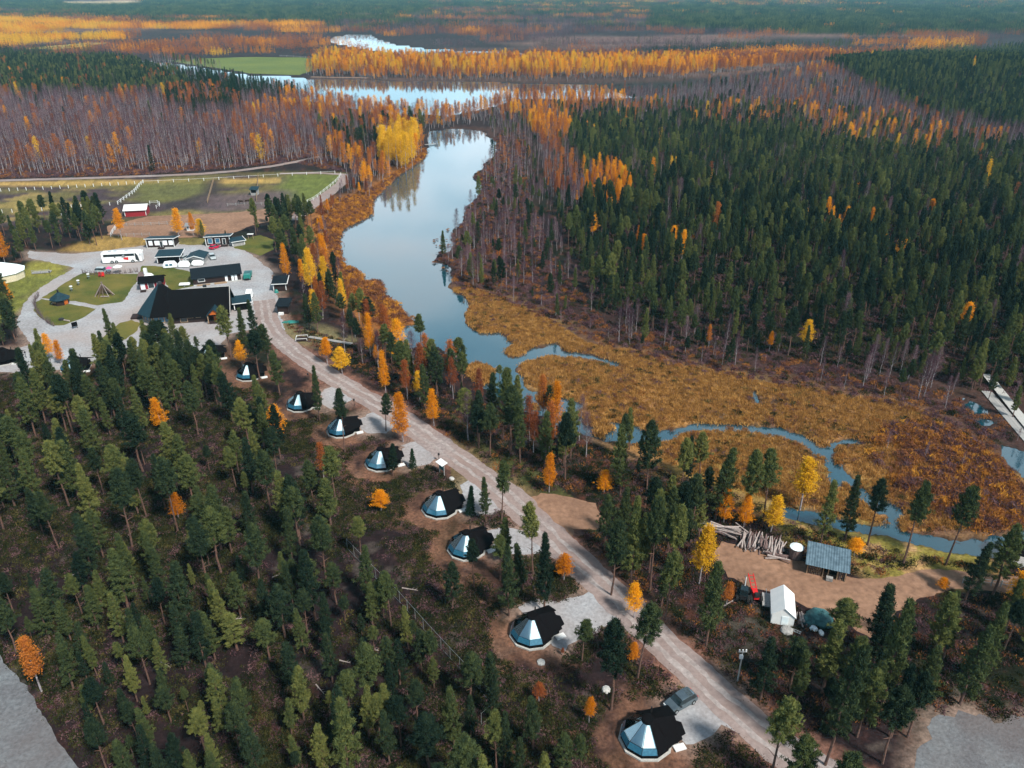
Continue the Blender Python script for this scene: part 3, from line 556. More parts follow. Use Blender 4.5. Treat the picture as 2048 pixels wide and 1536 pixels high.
# ------------------------------------------------------------------ trees: where each kind grows (ground outlines)
Z = [  # outline, trees per square metre, mix over kinds, height range
 ([(760,300),(800,285),(835,290),(840,335),(800,345),(765,345)], .07, (0,0,.1,.05,.1,.75), (11,15)),
 ([(690,335),(745,300),(760,345),(830,300),(850,262),(862,300),(840,335),(770,370),(740,395),(690,395)], .06, (.08,.02,.3,.25,.30,.05), (6,11)),
 ([(640,270),(740,255),(850,250),(855,280),(740,320),(690,345),(640,310)], .06, (.25,.12,.2,.18,.2,.05), (9,13)),
 # lake right shore, bare birches
 ([(960,240),(1040,240),(1075,290),(1080,350),(1110,420),(1130,520),(1170,600),(1230,650),(1400,690),(1600,725),(1800,750),(1930,780),(1900,830),(1790,800),(1600,772),(1450,745),(1260,700),(1110,640),(1010,598),(905,572),(860,515),(900,440),(930,410),(940,380),(1000,290)], .055, (.38,.0,.52,.07,.02,.01), (4,10.5)),
 ([(1020,290),(1110,300),(1160,340),(1170,420),(1130,430),(1080,360)], .075, (.1,0,.5,.3,.1,0), (8,12)),
 ([(1160,350),(1240,350),(1265,405),(1230,430),(1165,410)], .07, (.3,0,.1,.1,.35,.15), (7,11)),
 ([(1020,235),(1130,250),(1150,290),(1060,300),(1020,270)], .07, (.1,0,.3,.2,.3,.1), (8,12)),
 # dark hill
 ([(1640,150),(1750,118),(1900,105),(2048,97),(2048,272),(1960,262),(1830,238),(1760,215),(1700,185)], .085, (.88,.10,0,0,.01,.01), (8,13)),
 ([(1250,190),(1450,186),(1640,160),(1760,215),(1960,264),(2048,280),(2048,300),(1860,262),(1700,240),(1500,225),(1250,222)], .07, (.14,0,.62,.16,.06,.02), (8,12)),
 ([(960,200),(1250,196),(1250,226),(1060,235),(960,240)], .07, (.05,.02,.35,.26,.28,.04), (8,12)),
 # large pine wood on the right
 ([(1060,235),(1250,226),(1500,225),(1700,242),(1860,264),(2048,302),(2048,340),(1700,300),(1300,255),(1080,262)], .068, (.50,.02,.20,.12,.13,.03), (8,12)),
 ([(1050,255),(1300,252),(1700,300),(2048,335),(2048,660),(1800,620),(1500,560),(1300,510),(1150,450),(1110,420),(1080,340)], .092, (.84,.02,.07,.02,.035,.015), (5.5,13.5)),
 ([(1110,420),(1150,450),(1300,510),(1500,560),(1800,620),(2048,660),(2048,800),(1930,780),(1800,750),(1600,725),(1400,690),(1230,650),(1170,600),(1130,520)], .072, (.87,.02,.08,.012,.014,.004), (4,13)),
 ([(1960,780),(2048,790),(2048,1000),(2010,900)], .02, (.5,0,.4,.1,0,0), (6,9)),
 # marsh bushes
 ([(1780,830),(1900,850),(2000,900),(2040,980),(1960,1010),(1830,960),(1760,900)], .012, (0,0,.7,.25,.05,0), (3,5)),
 # strip between road and lake
 ([(540,410),(615,425),(630,470),(640,520),(600,545),(560,545),(548,500),(530,440)], .045, (.85,.05,0,.05,.05,0), (9,12)),
 ([(628,400),(680,380),(700,400),(650,440),(660,520),(640,520)], .05, (0,0,.35,.35,.25,.05), (5,8)),
 ([(575,540),(650,530),(700,600),(760,670),(700,680),(640,650),(590,600)], .085, (.40,0,.14,.10,.14,.22), (7,11)),
 ([(590,650),(700,670),(760,665),(830,690),(900,735),(950,770),(1000,812),(920,800),(850,800),(780,760),(700,715),(640,680)], .068, (.60,0,.10,.10,.14,.06), (8,11.5)),
 ([(780,770),(920,790),(1000,812),(1100,850),(1180,870),(1260,900),(1340,940),(1300,980),(1200,960),(1080,935),(1010,955),(940,900),(860,850)], .058, (.66,0,.10,.09,.10,.05), (8.5,12)),
 ([(1040,950),(1200,970),(1300,985),(1400,975),(1420,1000),(1330,1040),(1230,1000),(1140,985)], .04, (.75,0,.1,.05,.1,0), (8,12)),
 ([(1340,940),(1420,970),(1560,1010),(1580,1035),(1500,1040),(1400,1020),(1300,985)], .055, (.86,0,.05,.04,.03,.02), (9,13)),
 ([(1580,1035),(1700,1060),(1830,1095),(1960,1115),(2048,1120),(2048,1150),(1850,1135),(1780,1145),(1700,1110),(1600,1075)], .010, (.8,0,.1,.05,.05,0), (9,12)),
 ([(1160,1070),(1300,1040),(1430,1080),(1440,1180),(1480,1200),(1520,1240),(1700,1290),(1800,1290),(1850,1240),(1900,1190),(2048,1190),(2048,1430),(1870,1415),(1820,1480),(1760,1536),(1620,1500),(1520,1410),(1440,1330),(1350,1250),(1240,1170)], .066, (.88,.02,.06,.02,.02,0), (8,12.5)),
 ([(1480,1400),(1870,1415),(1830,1500),(1840,1800),(1700,1800),(1560,1470)], .07, (.95,0,.03,.02,0,0), (8,11.5)),
 # birch forest left of the river
 ([(330,195),(480,190),(490,230),(420,240),(340,230)], .075, (.1,.5,.1,.2,.1,0), (9,13)),
 ([(380,152),(480,172),(600,190),(620,206),(560,215),(470,205),(380,185)], .07, (.1,.55,.15,.15,.05,0), (9,14)),
 ([(0,112),(150,112),(280,130),(400,160),(520,190),(480,205),(250,200),(0,198)], .080, (.70,.15,.02,.09,.04,0), (7,11)),
 ([(560,190),(700,217),(800,230),(900,234),(960,228),(970,245),(850,262),(700,262),(560,240)], .075, (.02,.02,.42,.26,.22,.06), (8,12)),
 ([(0,198),(250,200),(560,205),(640,240),(640,300),(690,345),(640,335),(590,322),(470,338),(300,346),(0,354)], .064, (.02,.07,.68,.12,.07,.04), (8,13.5)),
 # yard surroundings
 ([(0,440),(120,436),(215,445),(215,500),(100,500),(40,540),(0,560)], .032, (.92,0,.03,.02,.02,.01), (9,12)),
 ([(0,560),(30,590),(20,650),(45,690),(0,700)], .035, (.9,0,0,0,.1,0), (9,12)),
 ([(215,445),(480,440),(540,425),(545,470),(480,480),(280,485),(215,490)], .008, (.5,0,.2,.2,.1,0), (5,8)),
 # foreground wood
 ([(0,745),(130,742),(250,726),(330,712),(400,735),(470,775),(540,830),(560,880),(520,900),(430,880),(0,860)], .066, (.93,0,.03,.02,.02,0), (9,12.5)),
 ([(0,860),(430,880),(620,910),(700,960),(760,1040),(640,1050),(600,1180),(400,1180),(0,1180)], .026, (.91,0,.07,.01,.01,0), (8,13)),
 ([(560,860),(700,960),(760,1040),(840,1100),(880,1190),(800,1180),(700,1080)], .006, (.5,0,.3,.15,.05,0), (4,7)),
 ([(0,1180),(640,1180),(860,1240),(900,1400),(1200,1390),(1260,1536),(1250,1900),(80,1900),(130,1536),(60,1420),(0,1300)], .078, (.97,0,.01,.01,.01,0), (6,9.5)),
 ([(640,1050),(840,1100),(900,1190),(930,1280),(860,1240),(640,1180)], .03, (.85,0,.1,.03,.02,0), (7,10)),
 ([(900,1130),(1000,1120),(1110,1150),(1090,1230),(1030,1230),(1000,1300),(940,1250)], .022, (.8,0,.1,.05,.05,0), (7,10)),
 ([(930,1300),(1100,1330),(1250,1270),(1290,1340),(1230,1400),(1000,1400),(900,1400)], .009, (.8,0,.15,.05,0,0), (6,9)),
 ([(900,930),(960,960),(850,980),(830,950)], .03, (.5,0,.5,0,0,0), (4,6)),
]
F = [  # beyond the river: outline, mix, height
 ([(610,154),(640,157),(800,160),(1000,163),(1200,166),(1350,165),(1430,158),(1430,153),(1200,157),(900,153),(640,148)], (.0,.01,.30,.38,.25,.06), (6,10)),
 ([(600,150),(1430,160),(1430,134),(1250,130),(1000,128),(650,122)], (.01,.03,.20,.18,.22,.36), (8,15.5)),
 ([(1420,160),(1560,144),(1740,122),(1740,100),(1560,108),(1300,122),(1420,134)], (.02,.10,.22,.42,.22,.02), (9,12)),
 ([(1250,112),(1560,98),(1560,112),(1300,124)], (.02,.6,.15,.15,.08,0), (9,13)),
 ([(1740,118),(2048,97),(2048,72),(1820,72),(1700,98)], (.02,.02,.32,.42,.20,.02), (9,12)),
 ([(740,84),(830,62),(1000,52),(1300,58),(1700,78),(1500,100),(1250,112),(1080,104),(860,98)], (.03,.07,.66,.20,.03,.01), (6,9)),
 ([(780,60),(830,45),(1000,36),(1300,42),(1300,60),(1000,52)], (.2,.1,.5,.18,.02,0), (8,11)),
 ([(1250,108),(1000,104),(640,92),(640,120),(1000,124),(1250,128)], (.0,.03,.25,.35,.22,.15), (7,10)),
 ([(0,40),(120,46),(245,54),(250,84),(190,86),(100,90),(40,96),(0,104)], (.02,.0,.0,.08,.42,.48), (10,14)),
 ([(245,50),(420,50),(640,52),(650,70),(640,82),(300,82),(250,86)], (.02,.02,.12,.34,.38,.12), (8,12)),
 ([(200,84),(640,80),(650,118),(330,118),(200,112)], (.02,.03,.55,.30,.09,.01), (8,11)),
 ([(0,22),(300,34),(640,44),(640,54),(240,52),(0,42)], (.42,.05,.18,.2,.15,0), (8,11)),
 ([(0,9),(870,-2),(860,22),(790,40),(640,46),(300,36),(0,24)], (.93,.05,.01,.01,0,0), (8,12)),
 ([(1300,16),(2048,16),(2048,74),(1820,72),(1700,78),(1300,60)], (.86,.08,.03,.02,.01,0), (9,12)),
 ([(-9e3,-60),(9e3,-60),(9e3,20),(-9e3,20)], (.58,.05,.17,.12,.06,.02), (7,11)),
 ([(-9e3,-60),(9e3,-60),(9e3,140),(-9e3,140)], (.3,.06,.36,.2,.07,.01), (8,11)),
]
# trees picked out one by one: foot u, foot v, top v, kind, width factor, words
SOLO = [
 (806,884,788,4,1.35,'broad bright orange birch at the road edge below the bend'),(772,788,703,4,.9,'tall narrow orange birch on the lake side of the road'),
 (486,736,682,4,.85,'slim bright orange birch above a small glass cabin'),(326,862,797,4,1.0,'lone orange birch among pines in the left wood'),
 (556,872,812,4,1.2,'round orange birch left of the path to the cabins'),(1398,1168,1050,5,1.1,'tall golden birch between the junction and the work yard'),
 (357,1036,988,4,1.0,'small orange birch behind a leaning pine trunk'),(84,1384,1276,3,1.15,'ragged orange birch near the bottom left road'),
 (1600,1018,920,5,1.5,'big glowing yellow birch on the marsh edge above the log piles'),(1541,1064,994,5,1.2,'yellow weeping birch behind the log piles'),
 (1487,1054,988,4,.8,'thin brownish birch behind the log pile, left of the yellow one'),(1447,1046,978,4,.9,'thin orange birch left of the log piles'),
 (1098,984,910,4,.9,'yellow-orange birch on the far side of the road near the junction'),(1067,905,825,3,.9,'pinkish birch between the dark roadside pines'),
 (1208,985,942,4,1.2,'small orange birch under the dark marshside pines'),(1268,1236,1168,4,.8,'flame orange birch on the right road verge'),
 (762,1022,982,4,1.5,'low orange birch bush in the clearing below the fifth cabin from the front'),(648,962,885,3,.8,'slender pale birch beside the cabin path'),
 (1178,1446,1396,4,.7,'thin small orange birch in the dark wood left of the parked car'),(1078,1402,1364,3,1.1,'little red-orange birch above the wire enclosure'),
 (1708,1112,1078,4,1.7,'round glowing orange bush behind the woodshed'),(1884,1180,1156,4,1.5,'small orange bush at the right end of the work yard'),
 (2030,1230,1150,4,1.4,'dark orange birch at the right edge of the picture'),(655,728,676,4,1.1,'orange birch over the boardwalk'),
 (685,748,696,5,1.3,'yellow-green birch next to the road above the boardwalk'),(633,645,580,5,1.0,'tall yellow birch right of the dark sheds'),
 (625,590,496,5,1.2,'bright yellow birch, tallest of the yellow ones by the lake'),(655,592,515,5,1.1,'yellow birch just left of the brown shore'),
 (688,630,560,5,.9,'narrow yellow birch down the shore slope'),(575,560,488,4,.9,'orange birch behind the roadside shed'),
 (357,474,418,4,1.5,'thick orange birch behind the office cabins'),(244,480,418,4,1.3,'orange-red birch between the bus and the red barn'),
 (388,474,426,4,.8,'narrow orange birch right of the small white shed'),(403,472,438,5,1.2,'yellow birch behind the right office cabin'),
 (20,610,565,4,1.0,'orange birch near the left edge by the yurt'),(102,722,668,4,.9,'orange birch at the lower edge of the gravel yard'),
 (122,728,682,4,.9,'second orange birch at the lower edge of the gravel yard'),(840,800,745,5,.9,'yellow birch in the row of thin trunks beyond the road'),
 (815,800,722,3,1.0,'pale gold birch beside the tall narrow orange one'),(868,852,780,4,.9,'orange leaves between the roadside pines'),
 (1128,1160,1110,4,1.2,'orange leaning birch by the road below the junction'),(1125,1310,1296,3,1,'tiny rust coloured birch just below the second glass cabin'),
 (1265,1322,1286,4,1.0,'small orange birch under a dark pine near the road'),(1452,1212,1166,3,1.0,'rusty birch left of the tractors'),
 (795,338,255,5,1.3,'tall yellow aspen at the head of the lake'),(780,342,262,5,1.2,'left yellow aspen at the head of the lake'),(812,345,268,5,1.3,'right yellow aspen at the head of the lake'),
 (825,336,262,5,1.0,'outer right yellow aspen at the head of the lake'),(770,330,256,5,1.1,'back left yellow aspen at the head of the lake'),
 (1712,402,366,4,1.2,'orange birch high in the pine wood on the right'),(1797,520,474,4,1.2,'orange birch in the middle of the right pine wood'),(1763,508,470,4,1.0,'orange birch left of another in the right pine wood'),(1610,698,640,5,1.0,'yellow birch near the front edge of the right pine wood'),(1926,660,606,4,1.1,'orange birch low in the far right pine wood'),(1285,508,468,4,1.0,'orange birch in the near pine wood, upper left'),(1345,492,452,4,1.2,'reddish orange birch in the near pine wood'),(1858,440,398,4,1.1,'orange birch toward the right edge of the pine wood'),(1185,470,425,4,1.1,'orange birch by the bare birch belt'),(1905,450,425,4,1.2,'short orange birch at the far right of the pine wood'),(1920,470,440,4,1.1,'second short orange birch at the far right of the pine wood'),
 # pines
 (1003,1052,920,0,1.0,'tall dark pine standing on the road verge at the junction'),(1066,1150,1000,0,1.0,'tall pine between the road and the gravel of the third cabin from the front'),
 (1018,1232,1088,0,.95,'straight pine right of the clearing, trunk base in shade'),(1088,1222,1062,0,1.0,'pine right of the straight one by the gravel spur'),
 (1046,1180,1085,0,.9,'shorter pine in the clump beside the third cabin from the front'),(1012,1128,1035,0,1.0,'pine at the gravel edge by the third cabin from the front'),
 (948,1172,1076,0,.8,'pointed pine right in front of the third glass cabin'),(905,1216,1124,0,.9,'pine in front and left of the third glass cabin'),
 (1275,1356,1203,0,1.15,'broad dark pine on the verge near the parked car'),(1222,1420,1240,0,1.2,'bushy pine left of the road above the nearest cabin'),
 (690,904,780,0,.9,'slim tall pine half hiding the sixth glass cabin from the front'),(786,952,885,0,.8,'slim pine in front of the fifth glass cabin'),
 (826,936,896,1,.8,'tiny spruce on pale gravel by the fifth glass cabin'),(940,1030,970,1,.8,'small spruce on pale gravel by the fourth glass cabin'),
 (972,1045,955,0,.8,'thin pine left of the dark roadside pine'),(772,862,788,0,.8,'thin dark pine beside the broad orange birch'),
 (640,842,728,0,.8,'slim pine left of the road above the cabins'),(232,712,615,0,.9,'pine in front of the gravel yard, left of the grass island'),
 (246,745,645,0,.9,'lighter pine below the grass island'),(352,700,626,0,.9,'blue-green pine in front of the big hall'),
 (376,712,652,0,.9,'second pine in front of the big hall'),(396,700,672,0,.9,'small pine right of the second one in front of the hall'),
 (310,745,662,0,1.1,'pine at the lower edge of the yard, left of the cone roof'),(275,752,674,0,1.0,'short pine below the yard'),
 (462,715,612,0,1.3,'full pine right of the hall entrance'),(492,705,616,0,1.1,'pine behind the full one by the hall entrance'),
 (515,690,598,0,1.0,'pine with bare trunk at the yard corner'),(540,745,648,0,1.1,'dark pine at the road start'),(520,760,660,0,1.2,'dark pine left of the road start'),
 (560,790,700,0,1.1,'pine between the first and second glass cabins'),(512,470,396,0,1.0,'dark pine by the paddock right of the horses'),
 (83,1034,898,0,1.0,''),(192,1060,925,0,1.1,''),(265,1095,941,0,1.2,''),(356,1063,915,0,1.1,'leaning pine with a long bare trunk'),(192,1165,1028,0,1.1,''),
 (257,1219,1092,0,1.4,''),(375,1264,1122,0,1.2,''),(420,1185,1036,0,1.1,''),(526,1190,1044,0,1.2,''),(654,1169,1030,0,1.2,'pale green pine with a long thin trunk above the clearing'),
 (586,1132,1012,0,.9,''),(542,1018,900,0,1.2,''),(662,1050,954,0,1.3,''),(475,1300,1228,0,1.2,''),(631,1240,1100,0,1.1,''),(571,1274,1160,0,1.2,''),(540,1320,1240,0,1,''),(590,1380,1280,0,1.1,''),
 (1240,990,845,0,1.2,''),(1290,1010,840,0,1.2,''),(1130,960,822,0,1.2,''),(1020,905,770,0,1.4,''),(1005,880,732,0,1.1,''),(1040,925,790,0,1.1,''),(985,860,745,0,1.0,''),
 (1430,1040,888,0,1.3,''),(1490,1050,893,0,1.2,''),(1525,1050,898,0,1.2,''),(1360,1010,880,0,.9,''),(1735,1090,960,0,1.1,''),(1690,1080,950,0,1.1,''),(1640,1090,960,0,1,''),
 (1806,1128,958,0,1.15,'tall pine leaning right beside the stream, bare trunk, left of two'),(1891,1130,966,0,1.15,'tall pine beside the stream, bare trunk, right of two'),(1985,1190,1050,0,1.3,''),(1930,1200,1085,0,1.1,''),
 (1222,1190,1030,0,1.1,''),(1260,1170,990,0,1.2,''),(1300,1180,990,0,1.1,''),(1335,1190,1010,0,1.1,''),(1330,1240,1105,0,.9,''),(1240,1080,970,0,1,''),(1412,1290,1118,0,1.2,''),
 (1520,1400,1270,0,1.2,''),(1580,1380,1275,0,1.1,''),(1650,1530,1285,0,1.2,''),(1690,1400,1270,0,1.0,''),(1540,1560,1395,0,1.2,''),(1675,1290,1200,0,1.4,''),(1760,1420,1190,0,1.3,''),
 (860,1536,1430,0,1.3,''),(930,1600,1470,0,1.3,''),(740,1420,1290,0,1.2,''),(700,1560,1400,0,1.2,''),(520,1560,1440,0,1,''),(1000,760,730,0,1,''),
]
# ------------------------------------------------------------------ trees: sampling
def sample_near():
    s = 2.6; ys = np.arange(30, 905, s); pts = []
    for y in ys:
        hw = .80*max(y, 60)+25; xs = np.arange(-hw, hw, s); pts.append(np.stack([xs, np.full(len(xs), y)], 1))
    p = np.concatenate(pts); p += rng.uniform(-.46, .46, p.shape)*s*1.9*.5
    x, y = p[:,0], p[:,1]; u, v, d = proj(x, y); uu = np.clip(u, 4, 2044); vv = np.minimum(v, 1530)
    dens = np.zeros(len(x)); mixi = np.full(len(x), -1)
    for i, z in enumerate(Z):
        poly = np.array(z[0], float); k = inpoly(uu, vv, poly) & (mixi < 0); mixi[k] = i; dens[k] = z[1]
    for i, z in enumerate(F):
        poly = np.array(z[0], float); k = inpoly(uu, vv, poly) & (mixi < 0); mixi[k] = i+len(Z); dens[k] = .085 if i != 1 else .05
    dens *= np.clip(.35+fbm(x, y, 14, 40)*1.3, .25, 1.4); gap = (mixi == len(Z)); dens[gap] *= np.clip((fbm(x[gap], y[gap], 30, 41)-.25)*3, .25, 1.3)
    keep = rng.random(len(x)) < dens*s*s
    x, y, u, v, mixi = x[keep], y[keep], u[keep], v[keep], mixi[keep]
    ok = np.ones(len(x), bool)
    for poly in WAT: ok &= near(x, y, poly, 1.6) == 0
    for k, poly in ROADS.items(): ok &= near(x, y, poly, 1.2) == 0
    for k, q in list(YARDS.items())+list(DIRT.items())+list(LAWNS.items()): ok &= near(x, y, PP(q), .8) == 0
    for q in FIELDS.values(): ok &= near(x, y, PP(q), 3) == 0
    ok &= ~inpoly(x, y, PADw) & ~inpoly(x, y, PP([(530,535),(600,535),(600,645),(640,690),(600,700),(560,660),(540,600)]))
    for i, (cx, cy) in enumerate(CABw): ok &= np.hypot(x-cx, y-cy) > (7.5 if i < 8 else 5)
    # keep the view line to each cabin and to the parked things open
    for px, py, rr, ln in [(c[0], c[1], 4.5, 17) for c in CABw]+[(*P(1568,1215), 4, 14), (*P(1655,1125), 7, 12), (*P(1358,1408), 4, 12), (*P(1490,1185), 4, 12), (*P(25,545),5,14)]:
        q = Vector((-px, -py)).normalized(); t = (x-px)*q.x+(y-py)*q.y; s_ = np.abs((x-px)*q.y-(y-py)*q.x); ok &= ~((t > -2) & (t < ln) & (s_ < rr))
    return x[ok], y[ok], u[ok], v[ok], mixi[ok]
X, Y, U, V, MI = sample_near()
ZM = [z[2] for z in Z]+[f[1] for f in F]; ZH = [z[3] for z in Z]+[f[2] for f in F]
ph = fbm(X, Y, 22, 50); K = np.zeros(len(X), int); H = np.zeros(len(X))
rr = rng.random(len(X)); cl = np.clip((ph-.5)*2.2+.5, 0, 1)
for i in range(len(X)):
    c = np.cumsum(ZM[MI[i]]); c = c/c[-1]; q = (rr[i]*.62+.38*cl[i]); K[i] = min(5, int(np.searchsorted(c, q)))
    lo, hi = ZH[MI[i]]; H[i] = lo+(hi-lo)*rng.beta(1.5, 1.5)
    if rng.random() < .2: H[i] *= rng.uniform(.4, .75)
WD = rng.uniform(.85, 1.2, len(X)); WD *= np.where((MI < len(Z)) & (U > 960) & (V < 830), .84, 1.0); LB = np.array(['']*len(X), dtype=object)
# picked trees take their own place; others keep clear of them
sx, sy, sk, sh, sw, slb = [], [], [], [], [], []
for bu, bv, tv, k, wf, lab in SOLO:
    x, y = P(bu, bv); sx.append(x); sy.append(y); sk.append(k); sh.append(height_for(bu, bv, tv)); sw.append(wf*10/max(height_for(bu, bv, tv), 6)*(1 if k > 1 else 1.0)); slb.append(lab if len(lab) > 8 else '')
sx, sy = np.array(sx), np.array(sy); ok = np.ones(len(X), bool)
for x, y in zip(sx, sy): ok &= np.hypot(X-x, Y-y) > 2.4
def cat_(a, b): return np.concatenate([a[ok], np.array(b, dtype=a.dtype)])
ns = len(sx); X, Y, K, H, WD, LB = cat_(X, sx), cat_(Y, sy), cat_(K, sk), cat_(H, sh), cat_(WD, sw), cat_(LB, slb)
U, V, D = proj(X, Y); SZ = H*FPX/D; SZ = np.where((U < -10) | (U > 2058) | (V-SZ*.75 > 1540), SZ*.02, SZ); SZ[-ns:] += 1e4
GZ = hillz(X, Y); ROT = rng.uniform(0, 6.283, len(X)); VAR = rng.integers(0, NV, len(X)); LOD = (np.hypot(X, Y) > 330).astype(int)
# landmarks used to say which tree is which
LAND = [(*P(a, b), s) for a, b, s in [
 (1300,1472,'the nearest glass cabin'),(1360,1405,'the parked dark car'),(1074,1262,'the second glass cabin from the front'),(940,1094,'the third glass cabin from the front'),(886,1014,'the cabin with the open gravel spur'),
 (768,924,'the cabin by the notice board'),(688,860,'the cabin behind the slim pine'),(606,810,'the cabin by the orange birches'),(499,752,'the cabin under the orange birch'),(421,714,'the cabin closest to the hall'),
 (150,738,'the cabin below the yard corner'),(380,610,'the big dark hall'),(243,520,'the white coach'),(122,606,'the round grill hut'),(28,545,'the pale yurt'),(275,425,'the red barn'),(322,490,'the left office cabin'),(437,490,'the right office cabin'),
 (508,385,'the horse shelter'),(562,610,'the dark roadside sheds'),(610,680,'the boardwalk deck'),(1655,1130,'the corrugated woodshed'),(1570,1215,'the white tent'),(1490,1190,'the tractors'),(1500,1075,'the log piles'),
 (975,1430,'the wire enclosure'),(1482,1350,'the power pole'),(60,1450,'the bottom left road'),(1930,1480,'the bottom right gravel lot'),(1160,1030,'the road junction'),(2010,800,'the long pale boardwalk'),(1690,920,'the marsh creek bend'),
 (1220,720,'the narrow marsh inlet'),(1515,795,'the marsh pond'),(980,650,'the reed point in the lake'),(940,430,'the small islet on the right shore'),(900,262,'the head of the lake'),(795,335,'the yellow aspens'),(700,420,'the brown left shore'),
 (640,320,'the forest road bend'),(300,350,'the middle of the forest road'),(50,358,'the left end of the forest road'),(870,225,'the river bend'),(480,150,'the green field edge'),(1400,175,'the right end of the river'),
 (250,1050,'the middle of the left wood'),(100,900,'the upper left wood'),(620,1300,'the lower left wood'),(300,1450,'the bottom left wood'),(760,1080,'the mossy clearing'),(1700,1400,'the dark lower right wood'),(1950,1300,'the right edge wood'),
 (1250,500,'the near pine wood across the lake'),(1600,600,'the deep pine wood on the right'),(1900,500,'the far right pine wood'),(1500,330,'the back of the pine wood'),(1850,200,'the dark hill'),(1150,360,'the bare birch belt'),(1040,560,'the birches above the reeds')]]
LA = np.array([(a, b) for a, b, _ in LAND]); LU, LV, _ = proj(LA[:,0], LA[:,1])
ADJ = [('tall green pine', 'mid-sized green pine', 'young short pine'), ('tall dark spruce', 'narrow dark spruce', 'small dark spruce'), ('tall leafless birch', 'leafless purple birch', 'small leafless birch'),
       ('tall russet birch', 'sparse russet birch', 'small russet birch'), ('tall orange birch', 'bright orange birch', 'small orange birch'), ('tall yellow birch', 'golden yellow birch', 'small yellow birch')]
CATS = ['pine tree', 'spruce tree', 'bare birch', 'russet birch', 'orange birch', 'yellow birch']
ORD = ['nearest', 'second out', 'third out', 'fourth out', 'fifth out', 'sixth out', 'seventh out', 'eighth out', 'ninth out', 'tenth out']
order = np.argsort(-SZ); chosen = np.zeros(len(X), bool)
for k in range(6):
    idx = [i for i in order if K[i] == k][:300]; chosen[idx] = True
ci = np.where(chosen)[0]; groups = {}
for i in ci:
    d = np.hypot(LA[:,0]-X[i], LA[:,1]-Y[i]); j = int(np.argmin(d)); du, dv = U[i]-LU[j], V[i]-LV[j]
    side = ('right of' if du > 0 else 'left of') if abs(du) > abs(dv)*1.3 else ('in front of' if dv > 0 else 'behind')
    hh = H[i]; hs = 0 if hh > 10 else (1 if hh > 7 else 2); groups.setdefault((K[i], j, side, hs), []).append((d[j], i))
used = set()
for (k, j, side, hs), lst in groups.items():
    lst.sort()
    for q, (dd, i) in enumerate(lst):
        if LB[i]: continue
        LB[i] = '%s %s %s, %s' % (ADJ[k][hs], side, LAND[j][2], ORD[q] if q < 10 else 'among the farther ones')
for i in ci:
    k, j, lod = K[i], VAR[i], LOD[i]; s = H[i]/10
    r = bpy.data.objects.new(KINDS[k], None); col.objects.link(r); r.location = (X[i], Y[i], GZ[i]); r.rotation_euler = (rng.normal()*.025, rng.normal()*.025, ROT[i]); r.scale = (s*WD[i], s*WD[i], s)
    setp(r, LB[i], CATS[k], {0:'pines',1:'spruces',2:'leafless birches',3:'russet birches',4:'orange birches',5:'yellow birches'}[k])
    for nm, me in (('trunk', PT[k, lod, j]), ('crown', PC[k, lod, j])):
        o = bpy.data.objects.new(nm, me); col.objects.link(o); o.parent = r
# ------------------------------------------------------------------ the rest of the woods as instances
def instancer(name, label, pts, rot, scl, var, protos, src='stuff'):
    n = len(pts); pc = bpy.data.collections.new(name+'_forms')
    for q, me in enumerate(protos):
        o = bpy.data.objects.new('%s_form_%03d' % (name, q), me); pc.objects.link(o)
    me = bpy.data.meshes.new(name); me.vertices.add(n); me.vertices.foreach_set('co', np.asarray(pts, np.float32).ravel())
    a = me.attributes.new('rot', 'FLOAT_VECTOR', 'POINT'); a.data.foreach_set('vector', np.asarray(rot, np.float32).ravel())
    a = me.attributes.new('scl', 'FLOAT_VECTOR', 'POINT'); a.data.foreach_set('vector', np.asarray(scl, np.float32).ravel())
    a = me.attributes.new('vid', 'INT', 'POINT'); a.data.foreach_set('value', np.asarray(var, np.int32))
    o = mesh_obj(name, me); setp(o, label, kind=src)
    g = bpy.data.node_groups.new(name, 'GeometryNodeTree'); g.interface.new_socket('Geometry', in_out='INPUT', socket_type='NodeSocketGeometry'); g.interface.new_socket('Geometry', in_out='OUTPUT', socket_type='NodeSocketGeometry')
    N = g.nodes; L = g.links; gi = N.new('NodeGroupInput'); go = N.new('NodeGroupOutput'); ip = N.new('GeometryNodeInstanceOnPoints'); ci_ = N.new('GeometryNodeCollectionInfo')
    ci_.inputs['Collection'].default_value = pc; ci_.inputs['Separate Children'].default_value = True; ci_.inputs['Reset Children'].default_value = True; ip.inputs['Pick Instance'].default_value = True
    def at(nm, ty):
        q = N.new('GeometryNodeInputNamedAttribute'); q.data_type = ty; q.inputs['Name'].default_value = nm; return q.outputs['Attribute']
    e2r = N.new('FunctionNodeEulerToRotation'); L.new(at('rot', 'FLOAT_VECTOR'), e2r.inputs[0]); L.new(e2r.outputs[0], ip.inputs['Rotation'])
    L.new(at('scl', 'FLOAT_VECTOR'), ip.inputs['Scale']); L.new(at('vid', 'INT'), ip.inputs['Instance Index'])
    L.new(gi.outputs[0], ip.inputs['Points']); L.new(ci_.outputs[0], ip.inputs['Instance']); L.new(ip.outputs[0], go.inputs[0])
    o.modifiers.new('scatter', 'NODES').node_group = g; return o
def join(a, b, ma, mb):          # crown triangles + trunk in one mesh
    me = bpy.data.meshes.new('tree_form'); va = np.empty(len(a.vertices)*3); a.vertices.foreach_get('co', va); vb = np.empty(len(b.vertices)*3); b.vertices.foreach_get('co', vb)
    na = len(a.vertices); me.from_pydata(np.concatenate([va, vb]).reshape(-1, 3).tolist(), [], [tuple(p.vertices) for p in a.polygons]+[tuple(i+na for i in p.vertices) for p in b.polygons])
    me.materials.append(ma); me.materials.append(mb); mi = np.zeros(len(me.polygons), np.int32); mi[len(a.polygons):] = 1; me.polygons.foreach_set('material_index', mi); me.update(); return me
